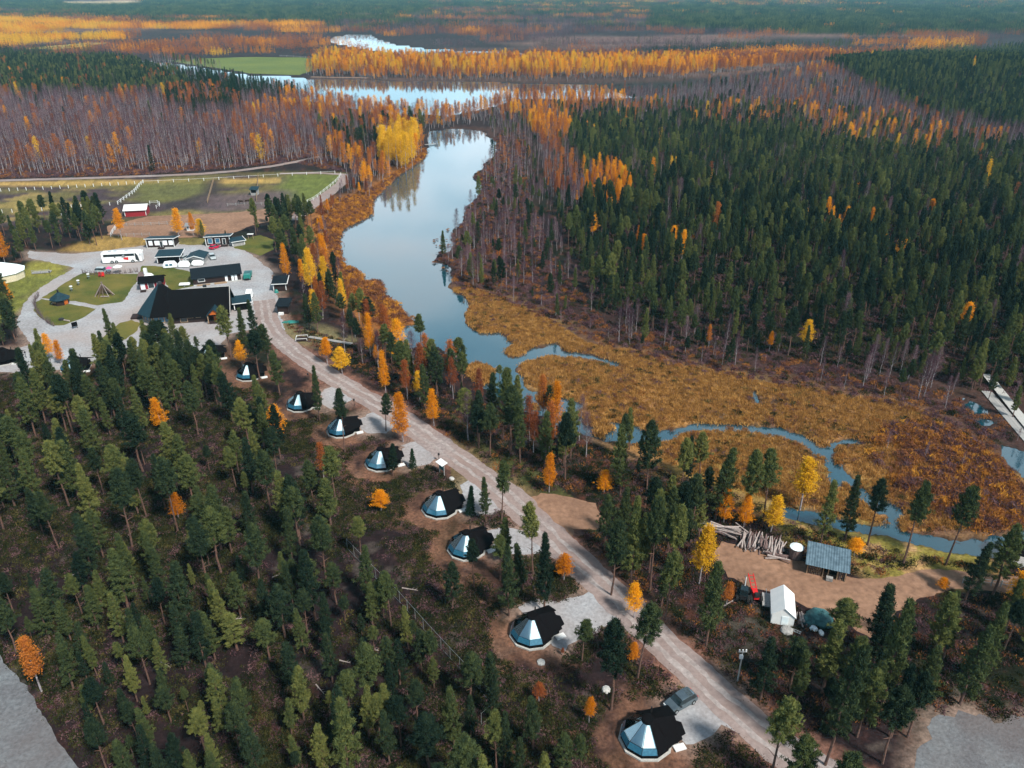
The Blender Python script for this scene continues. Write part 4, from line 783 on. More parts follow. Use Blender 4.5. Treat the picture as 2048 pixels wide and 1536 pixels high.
names = ['pine_forest', 'spruce_forest', 'bare_birch_forest', 'russet_birch_forest', 'orange_birch_forest', 'yellow_birch_forest']
wl = ['remaining green pines of the woods', 'remaining dark spruces along the river and far woods', 'remaining leafless purple birches of the woods', 'remaining russet birches of the woods', 'remaining orange birches of the woods', 'remaining yellow birches of the woods']
for k in range(6):
    m = (K == k) & ~chosen; n = int(m.sum())
    if not n: continue
    protos = [join(PC[k, lod, j], PT[k, lod, j], LM[k], TM[k]) for lod in (0, 1) for j in range(NV)]
    s = H[m]/10; instancer(names[k], wl[k], np.stack([X[m], Y[m], GZ[m]], 1), np.stack([rng.normal(size=n)*.03, rng.normal(size=n)*.03, ROT[m]], 1), np.stack([s*WD[m], s*WD[m], s], 1), LOD[m]*NV+VAR[m], protos)
# far woods: small stands of low trees
def stand(k, rg):
    va, vb = [], None
    for i in range(34):
        q = crown(k, rg, 2, 0); s = rg.uniform(.75, 1.15); a = rg.uniform(0, 6.28); c, sn = math.cos(a), math.sin(a)
        q = q*s*np.array([1, 1, rg.uniform(.7, 1.25)]); q = np.stack([q[:,0]*c-q[:,1]*sn, q[:,0]*sn+q[:,1]*c, q[:,2]], 1)+np.array([rg.uniform(-11.5, 11.5), rg.uniform(-11.5, 11.5), 0]); va.append(q)
    return tri_mesh('stand', np.concatenate(va), LM[k])
pts, var, sc_l = [], [], []; t = 20.0; y = 900.0
stands = [stand(k, np.random.default_rng(900+k*5+j)) for k in range(6) for j in range(3)]
fx, fy = [], []
while y < 5600:
    hw = .74*y+60; xs = np.arange(-hw, hw, t); fx.append(xs+rng.uniform(-3, 3, len(xs))); fy.append(np.full(len(xs), y)+rng.uniform(-3, 3, len(xs))); y += t
    if y > 2600: t = 32.0
fx, fy = np.concatenate(fx), np.concatenate(fy); u, v, _ = proj(fx, fy); uu = np.clip(u, 4, 2044); ok = np.ones(len(fx), bool)
for poly in (RIVERw, UPw): ok &= near(fx, fy, poly, 14) == 0
for q in FIELDS.values(): ok &= near(fx, fy, PP(q), 14) == 0
ok &= near(fx, fy, PP([(120,4),(260,1),(300,9),(230,13),(130,11)]), 5) == 0
ok &= near(fx, fy, ROADS['far_road'], 6) == 0
ok &= fbm(fx, fy*1.6, 330, 60) < .68
mi = np.full(len(fx), -1)
for i, z in enumerate(F):
    k_ = inpoly(uu, v, np.array(z[0], float)) & (mi < 0); mi[k_] = i
    hill = i
mi[mi < 0] = len(F)-1
hl = inpoly(uu, v, np.array(Z[7][0], float))
cl = np.clip((fbm(fx, fy*2.5, 190, 61)-.5)*3.6+.5, 0, 1); q_ = rng.random(len(fx))*.42+.58*cl
kk = np.zeros(len(fx), int)
for i in range(len(fx)):
    c = np.cumsum(Z[7][2] if hl[i] else F[mi[i]][1]); kk[i] = min(5, int(np.searchsorted(c/c[-1], q_[i])))
for k in range(6):
    m = ok & (kk == k); n = int(m.sum())
    if not n: continue
    big = np.where(fy[m] > 2600, 1.6, 1.0)
    instancer('far_'+names[k], 'distant stands of %s toward the horizon' % ('pine', 'spruce', 'leafless birch', 'russet birch', 'orange birch', 'yellow birch')[k], np.stack([fx[m], fy[m], hillz(fx[m], fy[m])], 1), np.stack([np.zeros(n), np.zeros(n), rng.uniform(0, 6.28, n)], 1),
              np.stack([big, big, rng.uniform(.8, 1.1, n)*np.where(fy[m] > 2600, 1.1, 1)], 1), rng.integers(0, 3, n), stands[k*3:k*3+3])
# ------------------------------------------------------------------ undergrowth and reeds
def tuft(n, R_, h, w_, rg, up=1.2, dome=.5):
    c = rg.normal(size=(n, 3))*np.array([R_, R_, 0])*.5; rad = np.hypot(c[:,0], c[:,1]); c[:,2] = rg.uniform(.1, 1, n)*dome*np.clip(1-rad/R_/1.3, .1, 1)
    return blades(c, sph(n, rg)+np.array([0, 0, up]), rg.uniform(.6, 1.2, n)*h, rg.uniform(.7, 1.3, n)*w_, rg)
reedm = leafmat('reed', [(.16,.080,.028), (.35,.175,.048), (.56,.32,.10)], .2); heathm = leafmat('heath_leaves', [(.009,.013,.007), (.020,.027,.010), (.055,.050,.018)], .1)
olivem = leafmat('olive_moss', [(.030,.034,.012), (.062,.062,.020), (.12,.095,.035)], .1); bushm = leafmat('willow_bush', [(.10,.045,.045), (.21,.085,.040), (.38,.16,.035)], .2); ambm = leafmat('amber_bush', [(.25,.10,.03), (.45,.19,.03), (.60,.30,.04)], .25); purm = leafmat('purple_bush', [(.07,.035,.045), (.12,.065,.075), (.17,.10,.10)], .2)
def scatter(name, label, n, area, protos, ssc, test, spread=None):
    poly = PP(area); mn, mx = poly.min(0), poly.max(0); px, py = rng.uniform(mn[0], mx[0], n), rng.uniform(mn[1], mx[1], n)
    k = inpoly(px, py, poly); px, py = px[k], py[k]; k = test(px, py); px, py = px[k], py[k]; n = len(px); s = rng.uniform(*ssc, n)
    if n: instancer(name, label, np.stack([px, py, np.full(n, -.05)], 1), np.stack([np.zeros(n), np.zeros(n), rng.uniform(0, 6.28, n)], 1), np.stack([s, s, s*rng.uniform(.8, 1.2, n)], 1), rng.integers(0, len(protos), n), protos)
g5 = [np.random.default_rng(500+i) for i in range(8)]
def clear(x, y, m=.5):
    ok = np.ones(len(x), bool)
    for poly in WAT: ok &= near(x, y, poly, .9) == 0
    for p in ROADS.values(): ok &= near(x, y, p, m) == 0
    for q in list(YARDS.values())+list(DIRT.values())+list(LAWNS.values()): ok &= near(x, y, PP(q), m) == 0
    for cx, cy in CABw: ok &= np.hypot(x-cx, y-cy) > 6.0
    return ok
def landonly(x, y):
    ok = np.ones(len(x), bool)
    for poly in WAT: ok &= near(x, y, poly, .5) == 0
    return ok
scatter('marsh_reeds', 'orange reeds and sedge covering the marsh', 42000, MARSH, [tri_mesh('tuft', tuft(34, .8, .55, .13, g, 1.6, .35), reedm) for g in g5[:4]], (.7, 1.25), landonly)
scatter('shore_bushes', 'rust brown bushes along the left lake shore', 9000, SHORE_W, [tri_mesh('tuft', tuft(90, 1.1, .6, .16, g, .8, 1.1), b) for g, b in zip(g5[:5], (bushm, bushm, ambm, bushm, ambm))], (.7, 1.4), landonly)
scatter('shore_bushes', 'purple brown bushes along the right lake shore', 26000, [(1000,262),(1050,262),(1060,400),(1110,520),(1200,640),(1400,690),(1750,745),(1930,790),(2010,840),(2048,960),(2048,1020),(1960,900),(1800,815),(1600,780),(1450,755),(1260,712),(1110,650),(1010,605),(930,590),(860,510),(900,440),(930,405),(940,350)],
        [tri_mesh('tuft', tuft(80, 1.0, .55, .12, g, .8, .9), b) for g, b in zip(g5, (purm, purm, bushm, purm, bushm, heathm))], (.6, 1.2), landonly)
scatter('shore_bushes', 'purple and brown willow thicket on the right side of the marsh', 6500, [(1760,860),(1850,845),(1960,890),(2040,980),(2048,1050),(1960,1060),(1850,1010),(1780,960),(1740,910)], [tri_mesh('tuft', tuft(110, 1.3, .7, .12, g, .8, 1.6), b) for g, b in zip(g5, (purm, bushm, bushm, ambm))], (.5, 1.3), lambda x, y: landonly(x, y) & (fbm(x, y, 14, 90)+rng.random(len(x))*.5 > .74))
scatter('marsh_bushes', 'low brown and purple bushes dotted over the marsh', 9000, MARSH, [tri_mesh('tuft', tuft(70, 1.1, .6, .12, g, .8, .8), b) for g, b in zip(g5, (purm, bushm, heathm, olivem, bushm))], (.4, 1.0), lambda x, y: landonly(x, y) & (fbm(x, y, 12, 91)+rng.random(len(x))*.25 > .62))
scatter('undergrowth', 'dark heath and dwarf shrubs on the floor of the left wood', 120000, [(0,700),(330,705),(560,790),(800,900),(1000,1020),(1300,1280),(1640,1536),(1640,1700),(-200,1700),(-200,700)],
        [tri_mesh('tuft', tuft(46, .8, .34, .12, g, .7, .35), b) for g, b in zip(g5, (heathm, heathm, heathm, purm, heathm, olivem))], (.6, 1.3), lambda x, y: clear(x, y) & (fbm(x, y, 9, 1)+rng.random(len(x))*.35 > .58))
scatter('undergrowth', 'dark heath between the road and the water', 26000, [(560,640),(720,690),(900,780),(1100,860),(1300,930),(1560,1020),(1700,1075),(1830,1110),(2048,1150),(2048,1440),(1850,1430),(1560,1480),(1300,1260),(1180,1130),(1000,950),(800,800),(640,700)],
        [tri_mesh('tuft', tuft(50, .8, .36, .12, g, .7, .4), b) for g, b in zip(g5, (heathm, heathm, bushm, heathm, purm))], (.6, 1.3), lambda x, y: clear(x, y, .8))
scatter('undergrowth', 'brown brush under the pines across the lake', 30000, [(1110,430),(1500,300),(2048,350),(2048,800),(1800,750),(1400,690),(1230,650)], [tri_mesh('tuft', tuft(40, 1.0, .5, .14, g, .7, .5), b) for g, b in zip(g5, (heathm, purm, heathm))], (.8, 1.6), lambda x, y: landonly(x, y) & (y < 330))
scatter('birch_brush', 'low purple brush under the birch forest', 30000, [(0,215),(560,215),(690,345),(590,325),(300,349),(0,357)], [tri_mesh('tuft', tuft(40, 1.2, .6, .16, g, .7, .8), b) for g, b in zip(g5, (purm, purm, bushm))], (.8, 1.6), lambda x, y: clear(x, y, .5))

scatter('reed_tufts', 'small orange reed tufts standing in the dark water', 900, [(1080,785),(1175,800),(1195,835),(1230,850),(1200,880),(1120,850),(1060,820)], [tri_mesh('tuft', tuft(60, .7, .6, .14, g, 1.5, .6), reedm) for g in g5[:3]], (.8, 1.4), lambda x, y: (watersd(x, y) < -.3) & (fbm(x, y, 5, 95) > .58))
scatter('reed_tufts', 'pale reed bed at the near end of the lake', 900, [(905,735),(960,728),(1000,745),(990,775),(940,790),(900,765)], [tri_mesh('tuft', tuft(60, .7, .6, .14, g, 1.5, .6), reedm) for g in g5[:3]], (.8, 1.4), lambda x, y: (watersd(x, y) < 0) & (fbm(x, y, 7, 97) > .56))
scatter('reed_tufts', 'dark tussocks along the right lake shore', 260, [(868,460),(915,455),(915,560),(865,530)], [tri_mesh('tuft', tuft(60, .7, .4, .14, g, 1.0, .5), bushm) for g in g5[:3]], (.5, 1.2), lambda x, y: (watersd(x, y) < 0) & (fbm(x, y, 4, 98) > .6))

scatter('reed_tufts', 'sedge tufts creeping into the narrow creek', 9000, [(1240,835),(1400,838),(1570,848),(1650,885),(1720,870),(1730,895),(1690,900),(1720,955),(1810,1010),(1830,1062),(1700,1050),(1640,960),(1590,895),(1500,872),(1380,872),(1300,895),(1240,890)],
        [tri_mesh('tuft', tuft(50, .7, .5, .13, g, 1.4, .5), b) for g, b in zip(g5[:4], (reedm, reedm, bushm, reedm))], (.5, 1.1), lambda x, y: (watersd(x, y) < .1) & (watersd(x, y) > -1.1) & (fbm(x, y, 4, 99) > .60))

# ------------------------------------------------------------------ buildings
def fr(a, b):
    pa, pb = Vector(P(*a)), Vector(P(*b)); d = pb-pa; return pa, math.atan2(d.y, d.x), d.length
def win(b, x, z, w_, h, y=-.04, label=None, fm='white', pm='darkglass', name='window'):
    m = MB(); t = .12
    for c, d in (((x-w_/2+t/2, y, z), (t, .08, h)), ((x+w_/2-t/2, y, z), (t, .08, h)), ((x, y, z+h/2-t/2), (w_-2*t, .08, t)), ((x, y, z-h/2+t/2), (w_-2*t, .08, t))): m.box(c, d)
    f = m.build(name, M[fm], b, label=label); q = MB(); q.box((x, y+.01, z), (w_-2*t, .03, h-2*t)); q.build('pane', M[pm], f); return f
def building(name, label, cat, a, b, depth, h, roof, rise, wall='darkwood', rm='darkroof', over=.45, plinth=True, trim=True, group=None):
    pa, rz, L = fr(a, b); t = thing(name, label, cat, pa, rz, group); m = MB()
    if roof == 'gx': prof = [(0, 0), (depth, 0), (depth, h), (depth/2, h+rise), (0, h)]
    elif roof == 'gy': prof = None
    else: prof = [(0, 0), (depth, 0), (depth, h+rise), (0, h)]
    if prof: m.loft([[(x, y, z) for y, z in prof] for x in (0, L)])
    else: m.loft([[(x, y, z) for x, z in [(0, 0), (L, 0), (L, h), (L/2, h+rise), (0, h)]] for y in (0, depth)])
    m.build('wall', M[wall], t)
    if plinth: q = MB(); q.box((L/2, depth/2, .14), (L+.12, depth+.12, .34)); q.build('plinth', M['plinth'], t)
    o = over; th = .14; r = MB(); tz = .10
    if roof == 'gx':
        k = rise/(depth/2)
        r.slab([(-o, -o, h-o*k+tz), (L+o, -o, h-o*k+tz), (L+o, depth/2, h+rise+tz), (-o, depth/2, h+rise+tz)], th)
        r.slab([(-o, depth/2+.003, h+rise+tz), (L+o, depth/2+.003, h+rise+tz), (L+o, depth+o, h-o*k+tz), (-o, depth+o, h-o*k+tz)], th)
        edge = [((-o, -o-.02, h-o*k+tz-.10), (L+o, -o-.02, h-o*k+tz-.10))]
        edge += [((x, -o, h-o*k+tz), (x, depth/2, h+rise+tz)) for x in (L+o+.03,)]
    elif roof == 'gy':
        k = rise/(L/2)
        r.slab([(-o, -o, h-o*k+tz), (L/2, -o, h+rise+tz), (L/2, depth+o, h+rise+tz), (-o, depth+o, h-o*k+tz)], th)
        r.slab([(L/2+.003, -o, h+rise+tz), (L+o, -o, h-o*k+tz), (L+o, depth+o, h-o*k+tz), (L/2+.003, depth+o, h+rise+tz)], th)
        edge = [((-o, -o-.03, h-o*k+tz-.05), (L/2, -o-.03, h+rise+tz-.05)), ((L/2, -o-.03, h+rise+tz-.05), (L+o, -o-.03, h-o*k+tz-.05))]
    else:
        k = rise/depth
        r.slab([(-o, -o, h-o*k+tz), (L+o, -o, h-o*k+tz), (L+o, depth+o, h+rise+o*k+tz), (-o, depth+o, h+rise+o*k+tz)], th)
        edge = [((-o, -o-.03, h-o*k+tz-.07), (L+o, -o-.03, h-o*k+tz-.07)), ((L+o+.03, -o, h-o*k+tz-.07), (L+o+.03, depth+o, h+rise+o*k+tz-.07))]
    r.build('roof', M[rm], t)
    if trim:
        e = MB()
        for p, q in edge: e.tube(p, q, .11, n=4)
        e.build('roof_trim', M['white'], t)
        for x in (0.02, L-.02): c = MB(); c.box((x, -.05, h/2+.15), (.2, .06, h-.3)); c.build('corner_board', M['white'], t)
    return t, L
t, L = building('office_cabin', 'dark cabin with white window frames and teal flat roof, left of two behind the yard', 'cabin', (295,497), (349.5,495.5), 5.2, 3.15, 'mono', -.75, rm='tealroof')
for x, w_ in ((1.3, 1.2), (3.3, 1.5), (5.8, 1.3), (7.6, 1.3)): win(t, x, 1.75, w_, 1.5, pm='blind')
win(t, 4.55, 1.35, 1.0, 2.1, name='door', fm='white', pm='darkglass'); q = MB(); q.box((4.55, -.75, .25), (1.9, 1.3, .35)); q.build('step', M['darkwood'], t)
t, L = building('office_cabin', 'dark cabin with two big windows and teal roof, right of two behind the yard', 'cabin', (413,493), (461,490.5), 5.2, 3.15, 'mono', -.75, rm='tealroof')
for x in (1.4, 3.7): win(t, x, 1.75, 1.5, 1.7, pm='blueglass')
win(t, 5.7, 1.35, 1.1, 2.1, name='door'); q = MB(); q.box((5.7, -.8, .25), (2.1, 1.4, .35)); q.build('step', M['darkwood'], t)
t, L = building('garden_shed', 'low grey timber lean-to right of the office cabin', 'shed', (466,494), (490,490), 3.2, 1.7, 'mono', .3, wall='greywood', rm='tealroof', plinth=False)
t, L = building('storage_shed', 'open dark shed with teal sloping roof beside the white coach', 'shed', (316,528), (361.5,526), 4.8, 2.3, 'mono', .45, rm='tealroof', plinth=False)
q = MB(); q.box((L/2, -.04, 1.1), (L-1, .06, 1.9)); q.build('opening', M['black'], t)
t, L = building('car_shelter', 'gabled shelter with teal roof facing the camera between coach and pale car', 'shelter', (376,531), (408,530), 5.6, 2.2, 'gy', .75, wall='greywood', rm='tealroof', plinth=False)
q = MB(); q.box((L/2, -.04, 1.0), (L-1.2, .06, 1.8)); q.build('opening', M['darkglass'], t)
t, L = building('long_cabin', 'long dark timber building with one wide window behind the hall', 'building', (388,572), (483,561), 7.0, 2.3, 'gx', 1.7, trim=False)
win(t, 2.2, 1.45, 1.9, .95); 
for x in (8.9, 10.6, 11.5): win(t, x, 1.15, .7, 1.7, pm='blind', name='door')
q = MB(); q.box((7.2, -.5, .18), (3.4, .8, .3)); q.build('step', M['wood'], t); q = MB(); q.box((2.6, -.5, .18), (3.6, .6, .22)); q.build('bench', M['wood'], t)
t, L = building('red_cabin', 'small dark roofed cabin with red wall and white doors beside the lawn', 'cabin', (282,582), (328,578), 4.6, 2.35, 'gx', 1.0, wall='redwood', rm='black', trim=False)
for x, w_, n_ in ((.75, 1.15, 'door'), (2.9, 1.7, 'window'), (5.0, 1.15, 'door')):
    win(t, x, 1.35, w_, 1.95 if n_ == 'door' else 1.7, name=n_, pm='blind' if n_ == 'door' else 'darkglass', y=-.06)
for x in (.75, 5.0): q = MB(); q.box((x, -.85, .2), (1.4, 1.2, .4)); q.build('step', M['darkwood'], t)
t, L = building('barn', 'red barn with pale metal roof at the paddock edge', 'barn', (251,434), (293,432), 6.0, 2.5, 'gx', 1.2, wall='redwood', rm='white', plinth=False)
t, L = building('horse_shelter', 'small grey paddock shelter with teal roof', 'shelter', (502,391), (514.5,391), 2.8, 2.4, 'mono', .4, wall='greywood', rm='tealroof', plinth=False, trim=False)
q = MB(); q.box((L/2, -.05, 1.6), (L-.6, .06, 1.0)); q.build('opening', M['black'], t)
t, L = building('roadside_shed', 'dark roofed shed with white trim, farther of the two by the road', 'shed', (548,583), (573,582), 4.0, 2.3, 'mono', .6, plinth=False)
t, L = building('roadside_shed', 'dark timber shed with white front box, nearer of the two by the road', 'shed', (556,628), (577,628), 3.6, 2.3, 'mono', .5, plinth=False, trim=False)
q = MB(); q.box((1.0, -.6, .35), (1.3, .7, .6)); q.build('box', M['white'], t)
t, L = building('open_carport', 'open dark carport with pale roof edge between the hall and the road', 'carport', (470,622), (503,618), 4.0, 2.1, 'mono', .35, wall='black', rm='tealroof', plinth=False)
t, L = building('forest_house', 'pale roofed house almost hidden in the trees beyond the lake head', 'house', (748,272), (772,272), 7, 3, 'gx', 2.0, rm='metal', plinth=False)
for (a, b), lb in ((((2006,1122),(2034,1130)), 'dark rounded shed beside the stream at the right edge'),):
    t, L = building('stream_shed', lb, 'shed', a, b, 3.6, 2.2, 'gx', .9, wall='darkwood', rm='black', plinth=False, trim=False)
t, L = building('garden_hut', 'small white and glass hut between the orange birches', 'hut', (374,462), (386,462), 2.2, 1.9, 'gx', .6, wall='white', rm='metal', plinth=False, trim=False)
for x in (.5, 1.5): win(t, x, 1.1, .7, 1.2, pm='blueglass')
# main hall: gabled wing, eight sided pointed hall, porch
pa, rz, L = fr((345,648), (457,640)); h, D, rise = 2.4, 5.0, 4.7
hall = thing('main_hall', 'big black-roofed hall with a pointed octagonal end and a gabled porch', 'building', pa, rz)
m = MB(); m.loft([[(x, y, z) for y, z in [(0, 0), (2*D, 0), (2*D, h), (D, h+rise), (0, h)]] for x in (0, L)]); m.build('wall', M['darkwood'], hall)
k = rise/D; o = .7; m = MB()
m.slab([(-1, -o, h-o*k+.12), (L+o, -o, h-o*k+.12), (L+o, D, h+rise+.12), (-1, D, h+rise+.12)], .2); m.slab([(-1, D+.003, h+rise+.12), (L+o, D+.003, h+rise+.12), (L+o, 2*D+o, h-o*k+.12), (-1, 2*D+o, h-o*k+.12)], .2); m.build('roof', M['black'], hall)
m = MB()
for a, b in (((L+o+.06, -o, h-o*k+.08), (L+o+.06, D, h+rise+.08)), ((L+o+.06, D, h+rise+.08), (L+o+.06, 2*D+o, h-o*k+.08)), ((2.5, D, h+rise+.2), (L+o, D, h+rise+.2))): m.tube(a, b, .09, n=4)
m.build('roof_trim', M['plinth'], hall)
cx, cy = P(333, 632); inv = Matrix.Rotation(-rz, 3, 'Z'); c = inv @ Vector((cx-pa.x, cy-pa.y, 0)); R8 = 6.3
pts = lambda r, z: [(c.x+r*math.cos(R(22.5+45*i)), c.y+r*math.sin(R(22.5+45*i)), z) for i in range(8)]
m = MB(); m.loft([pts(5.5, 0), pts(5.5, 2.6)]); m.build('octagon_wall', M['darkwood'], hall)
ea, ap = pts(R8+.35, 2.15), pts(.45, 8.9)
for i in range(8):
    j = (i+1) % 8; m = MB(); m.slab([ea[i], ea[j], ap[j], ap[i]], .12); m.build('roof_facet', M['tealroof' if i in (3, 4) else 'black'], hall)  # black roof; sky reflection on the left facets is painted in as teal
m = MB(); m.loft([pts(.6, 8.7), pts(.45, 9.3)]); m.build('roof_cap', M['dark'], hall)
m = MB(); m.loft([pts(5.62, -.05), pts(5.62, .3)]); m.build('plinth', M['plinth'], hall)
for i in (4, 5, 6):          # glazed sides towards the camera
    a = Vector(pts(5.56, 0)[i]); b = Vector(pts(5.56, 0)[(i+1) % 8]); d = (b-a); n_ = Vector((d.y, -d.x, 0)).normalized()
    if n_.dot(Vector((c.x, c.y, 0))-a) > 0: n_ = -n_
    for s_ in (.05, .35, .65, .95):
        q = MB(); p = a+d*s_+n_*.08; q.box((p.x, p.y, 1.25), (.16, .16, 2.1), math.atan2(d.y, d.x)); q.build('window_post', M['wood'], hall)
    for s_ in (.2, .5, .8):
        q = MB(); p = a+d*s_+n_*.03; q.box((p.x, p.y, 1.3), (d.length*.26, .05, 1.7), math.atan2(d.y, d.x)); q.build('pane', M['blueglass'], hall)
    q = MB(); p = a+d*.5+n_*.08; q.box((p.x, p.y, .35), (d.length, .12, .14), math.atan2(d.y, d.x)); q.build('sill', M['wood'], hall)
for x in (4.6, 6.4): win(hall, x, 1.5, 1.2, .6, fm='wood')
win(hall, 2.9, 1.2, 1.8, 1.9, fm='wood')
px_ = 10.6; m = MB()
m.slab([(px_-2.0, -2.3, 2.1), (px_, -2.3, 4.0), (px_, 2.2, 4.0), (px_-2.0, 2.2, 2.1)], .14); m.slab([(px_+.003, -2.3, 4.0), (px_+2.0, -2.3, 2.1), (px_+2.0, 2.2, 2.1), (px_+.003, 2.2, 4.0)], .14); m.build('porch_roof', M['tealroof'], hall)
m = MB(); m.add([(px_-1.6, -1.9, 2.4), (px_+1.6, -1.9, 2.4), (px_, -1.9, 3.85), (px_-1.6, -1.75, 2.4), (px_+1.6, -1.75, 2.4), (px_, -1.75, 3.85)], [(0,1,2), (3,5,4), (0,3,4,1), (1,4,5,2), (2,5,3,0)]); m.build('porch_gable', M['orangewood'], hall)
for x in (-1.6, 1.6): q = MB(); q.tube((px_+x, -1.9, 0), (px_+x, -1.9, 2.4), .13, n=8); q.build('porch_post', M['wood'], hall)
q = MB(); q.box((8.2, D+.4, h+rise+.1), (.8, .8, 1.3)); q.build('chimney', M['dark'], hall)
q = MB(); q.box((px_+.2, -.08, 1.15), (1.5, .1, 2.2)); d = q.build('door', M['orangewood'], hall); q = MB(); q.box((px_+.75, -.17, 1.1), (.06, .08, .3)); q.build('handle', M['metal'], d)
q = MB(); q.box((px_, -1.0, .12), (3.6, 2.0, .22)); q.build('porch_floor', M['darkwood'], hall)
x0, y0 = P(279, 634); t = thing('terrace', 'small dark timber terrace with railings left of the pointed hall', 'terrace', (x0, y0), rz)
q = MB(); q.box((0, 0, .25), (3.6, 3.0, .4)); q.build('deck', M['darkwood'], t)
for x in (-1.7, 0, 1.7): q = MB(); q.box((x, 1.4, .95), (.1, .1, 1.0)); q.build('post', M['greywood'], t)
for z in (.9, 1.4): q = MB(); q.box((0, 1.4, z), (3.5, .06, .08)); q.build('rail', M['greywood'], t)
# ------------------------------------------------------------------ glass cabins
def glass_cabin(label, loc, rz, s):
    t = thing('glass_cabin', label, 'cabin', loc, rz, 'glass-domed cabins along the road', s); N = 10
    ring = lambda r, z, ks: [(r*math.cos(R(90+36*k_)), r*math.sin(R(90+36*k_)), z) for k_ in ks]
    all_ = range(10)
    m = MB(); m.loft([ring(3.95, -.1, all_), ring(3.95, .28, all_)]); m.build('foundation', M['plinth'], t)
    m = MB(); m.loft([ring(3.62, .2, all_), ring(3.62, 1.05, all_)]); m.build('wall', M['black'], t)
    a1, a2, a3 = ring(3.72, 1.0, all_), ring(3.28, 1.85, all_), ring(.75, 4.0, all_)
    for i in range(5):       # glazed half
        j = i+1; m = MB(); m.slab([a1[i], a1[j], a2[j], a2[i]], .04); m.build('side_pane', M['blueglass'], t)
        m = MB(); m.slab([a2[i], a2[j], a3[j], a3[i]], .03); m.build('roof_pane', M['glass'], t)
        if i > 0:
            f = lambda p, e: (p[0]*.93, p[1]*.93, p[2]-.13); m = MB(); m.slab([f(a2[i], 0), f(a2[j], 0), f(a3[j], 0), f(a3[i], 0)], .03); m.build('blind', M['blind'], t)  # curtains whose pale cyan also paints in the panes' sky reflection
    for i in range(6): m = MB(); m.tube(a1[i], a2[i], .035, n=4); m.tube(a2[i], a3[i], .035, n=4); m.build('glazing_bar', M['dark'], t)
    m = MB(); m.box((-.9, -.6, .75), (1.9, 1.7, .5)); b = m.build('bed', M['white'], t)
    e0, e3 = ring(4.0, 1.45, all_), ring(.85, 4.15, all_)
    for i in (5, 6, 7, 8, 9): j = (i+1) % 10; m = MB(); m.slab([e0[i], e0[j], e3[j], e3[i]], .12); m.build('roof_facet', M['black'], t)
    m = MB(); m.loft([ring(.95, 3.95, all_), ring(.8, 4.3, all_)]); m.build('roof_cap', M['black'], t)
    # entrance wing: two long roof slopes with an uneven end
    m = MB(); m.slab([(-.2, .0, 4.1), (4.7, .0, 3.3), (5.0, 3.0, 1.9), (.8, 3.5, 1.6)], .14); m.build('roof_slope', M['black'], t)
    m = MB(); m.slab([(-.2, -.003, 4.1), (.8, -3.6, 1.6), (4.2, -2.9, 1.9), (4.3, -.003, 3.35)], .14); m.build('roof_slope', M['black'], t)
    m = MB(); m.slab([(3.9, -.3, 3.0), (3.9, -2.6, 2.0), (5.0, -2.3, 2.0), (5.0, -.9, 2.7)], .10); m.build('porch_roof', M['black'], t)
    m = MB(); m.box((2.5, .0, .95), (3.2, 4.4, 1.75)); m.build('wing_wall', M['black'], t)
    m = MB(); m.box((2.4, 0, .06), (3.6, 4.8, .26)); m.build('wing_foundation', M['plinth'], t)
    m = MB(); m.box((4.13, .6, 1.1), (.06, .95, 1.9)); d = m.build('door', M['darkwood'], t); m = MB(); m.box((4.20, .25, 1.1), (.07, .05, .2)); m.build('handle', M['metal'], d)
    m = MB(); m.box((3.9, -2.9, .2), (1.7, 1.0, .22)); m.build('deck', M['white'], t)
    m = MB(); m.tube((1.7, 2.0, 2.4), (1.7, 2.0, 3.75), .12, n=8); m.build('chimney', M['dark'], t); return t
g0 = None
for i, (u_, v_, a_, s_, txt) in enumerate(CABINS):
    lab = 'black roofed cabin with glass dome, '+txt
    if g0 is None: g0 = glass_cabin(lab, P(u_, v_), R(a_), s_*.79)
    else: dup(g0, P(u_, v_), R(a_), lab, s=s_*.79)
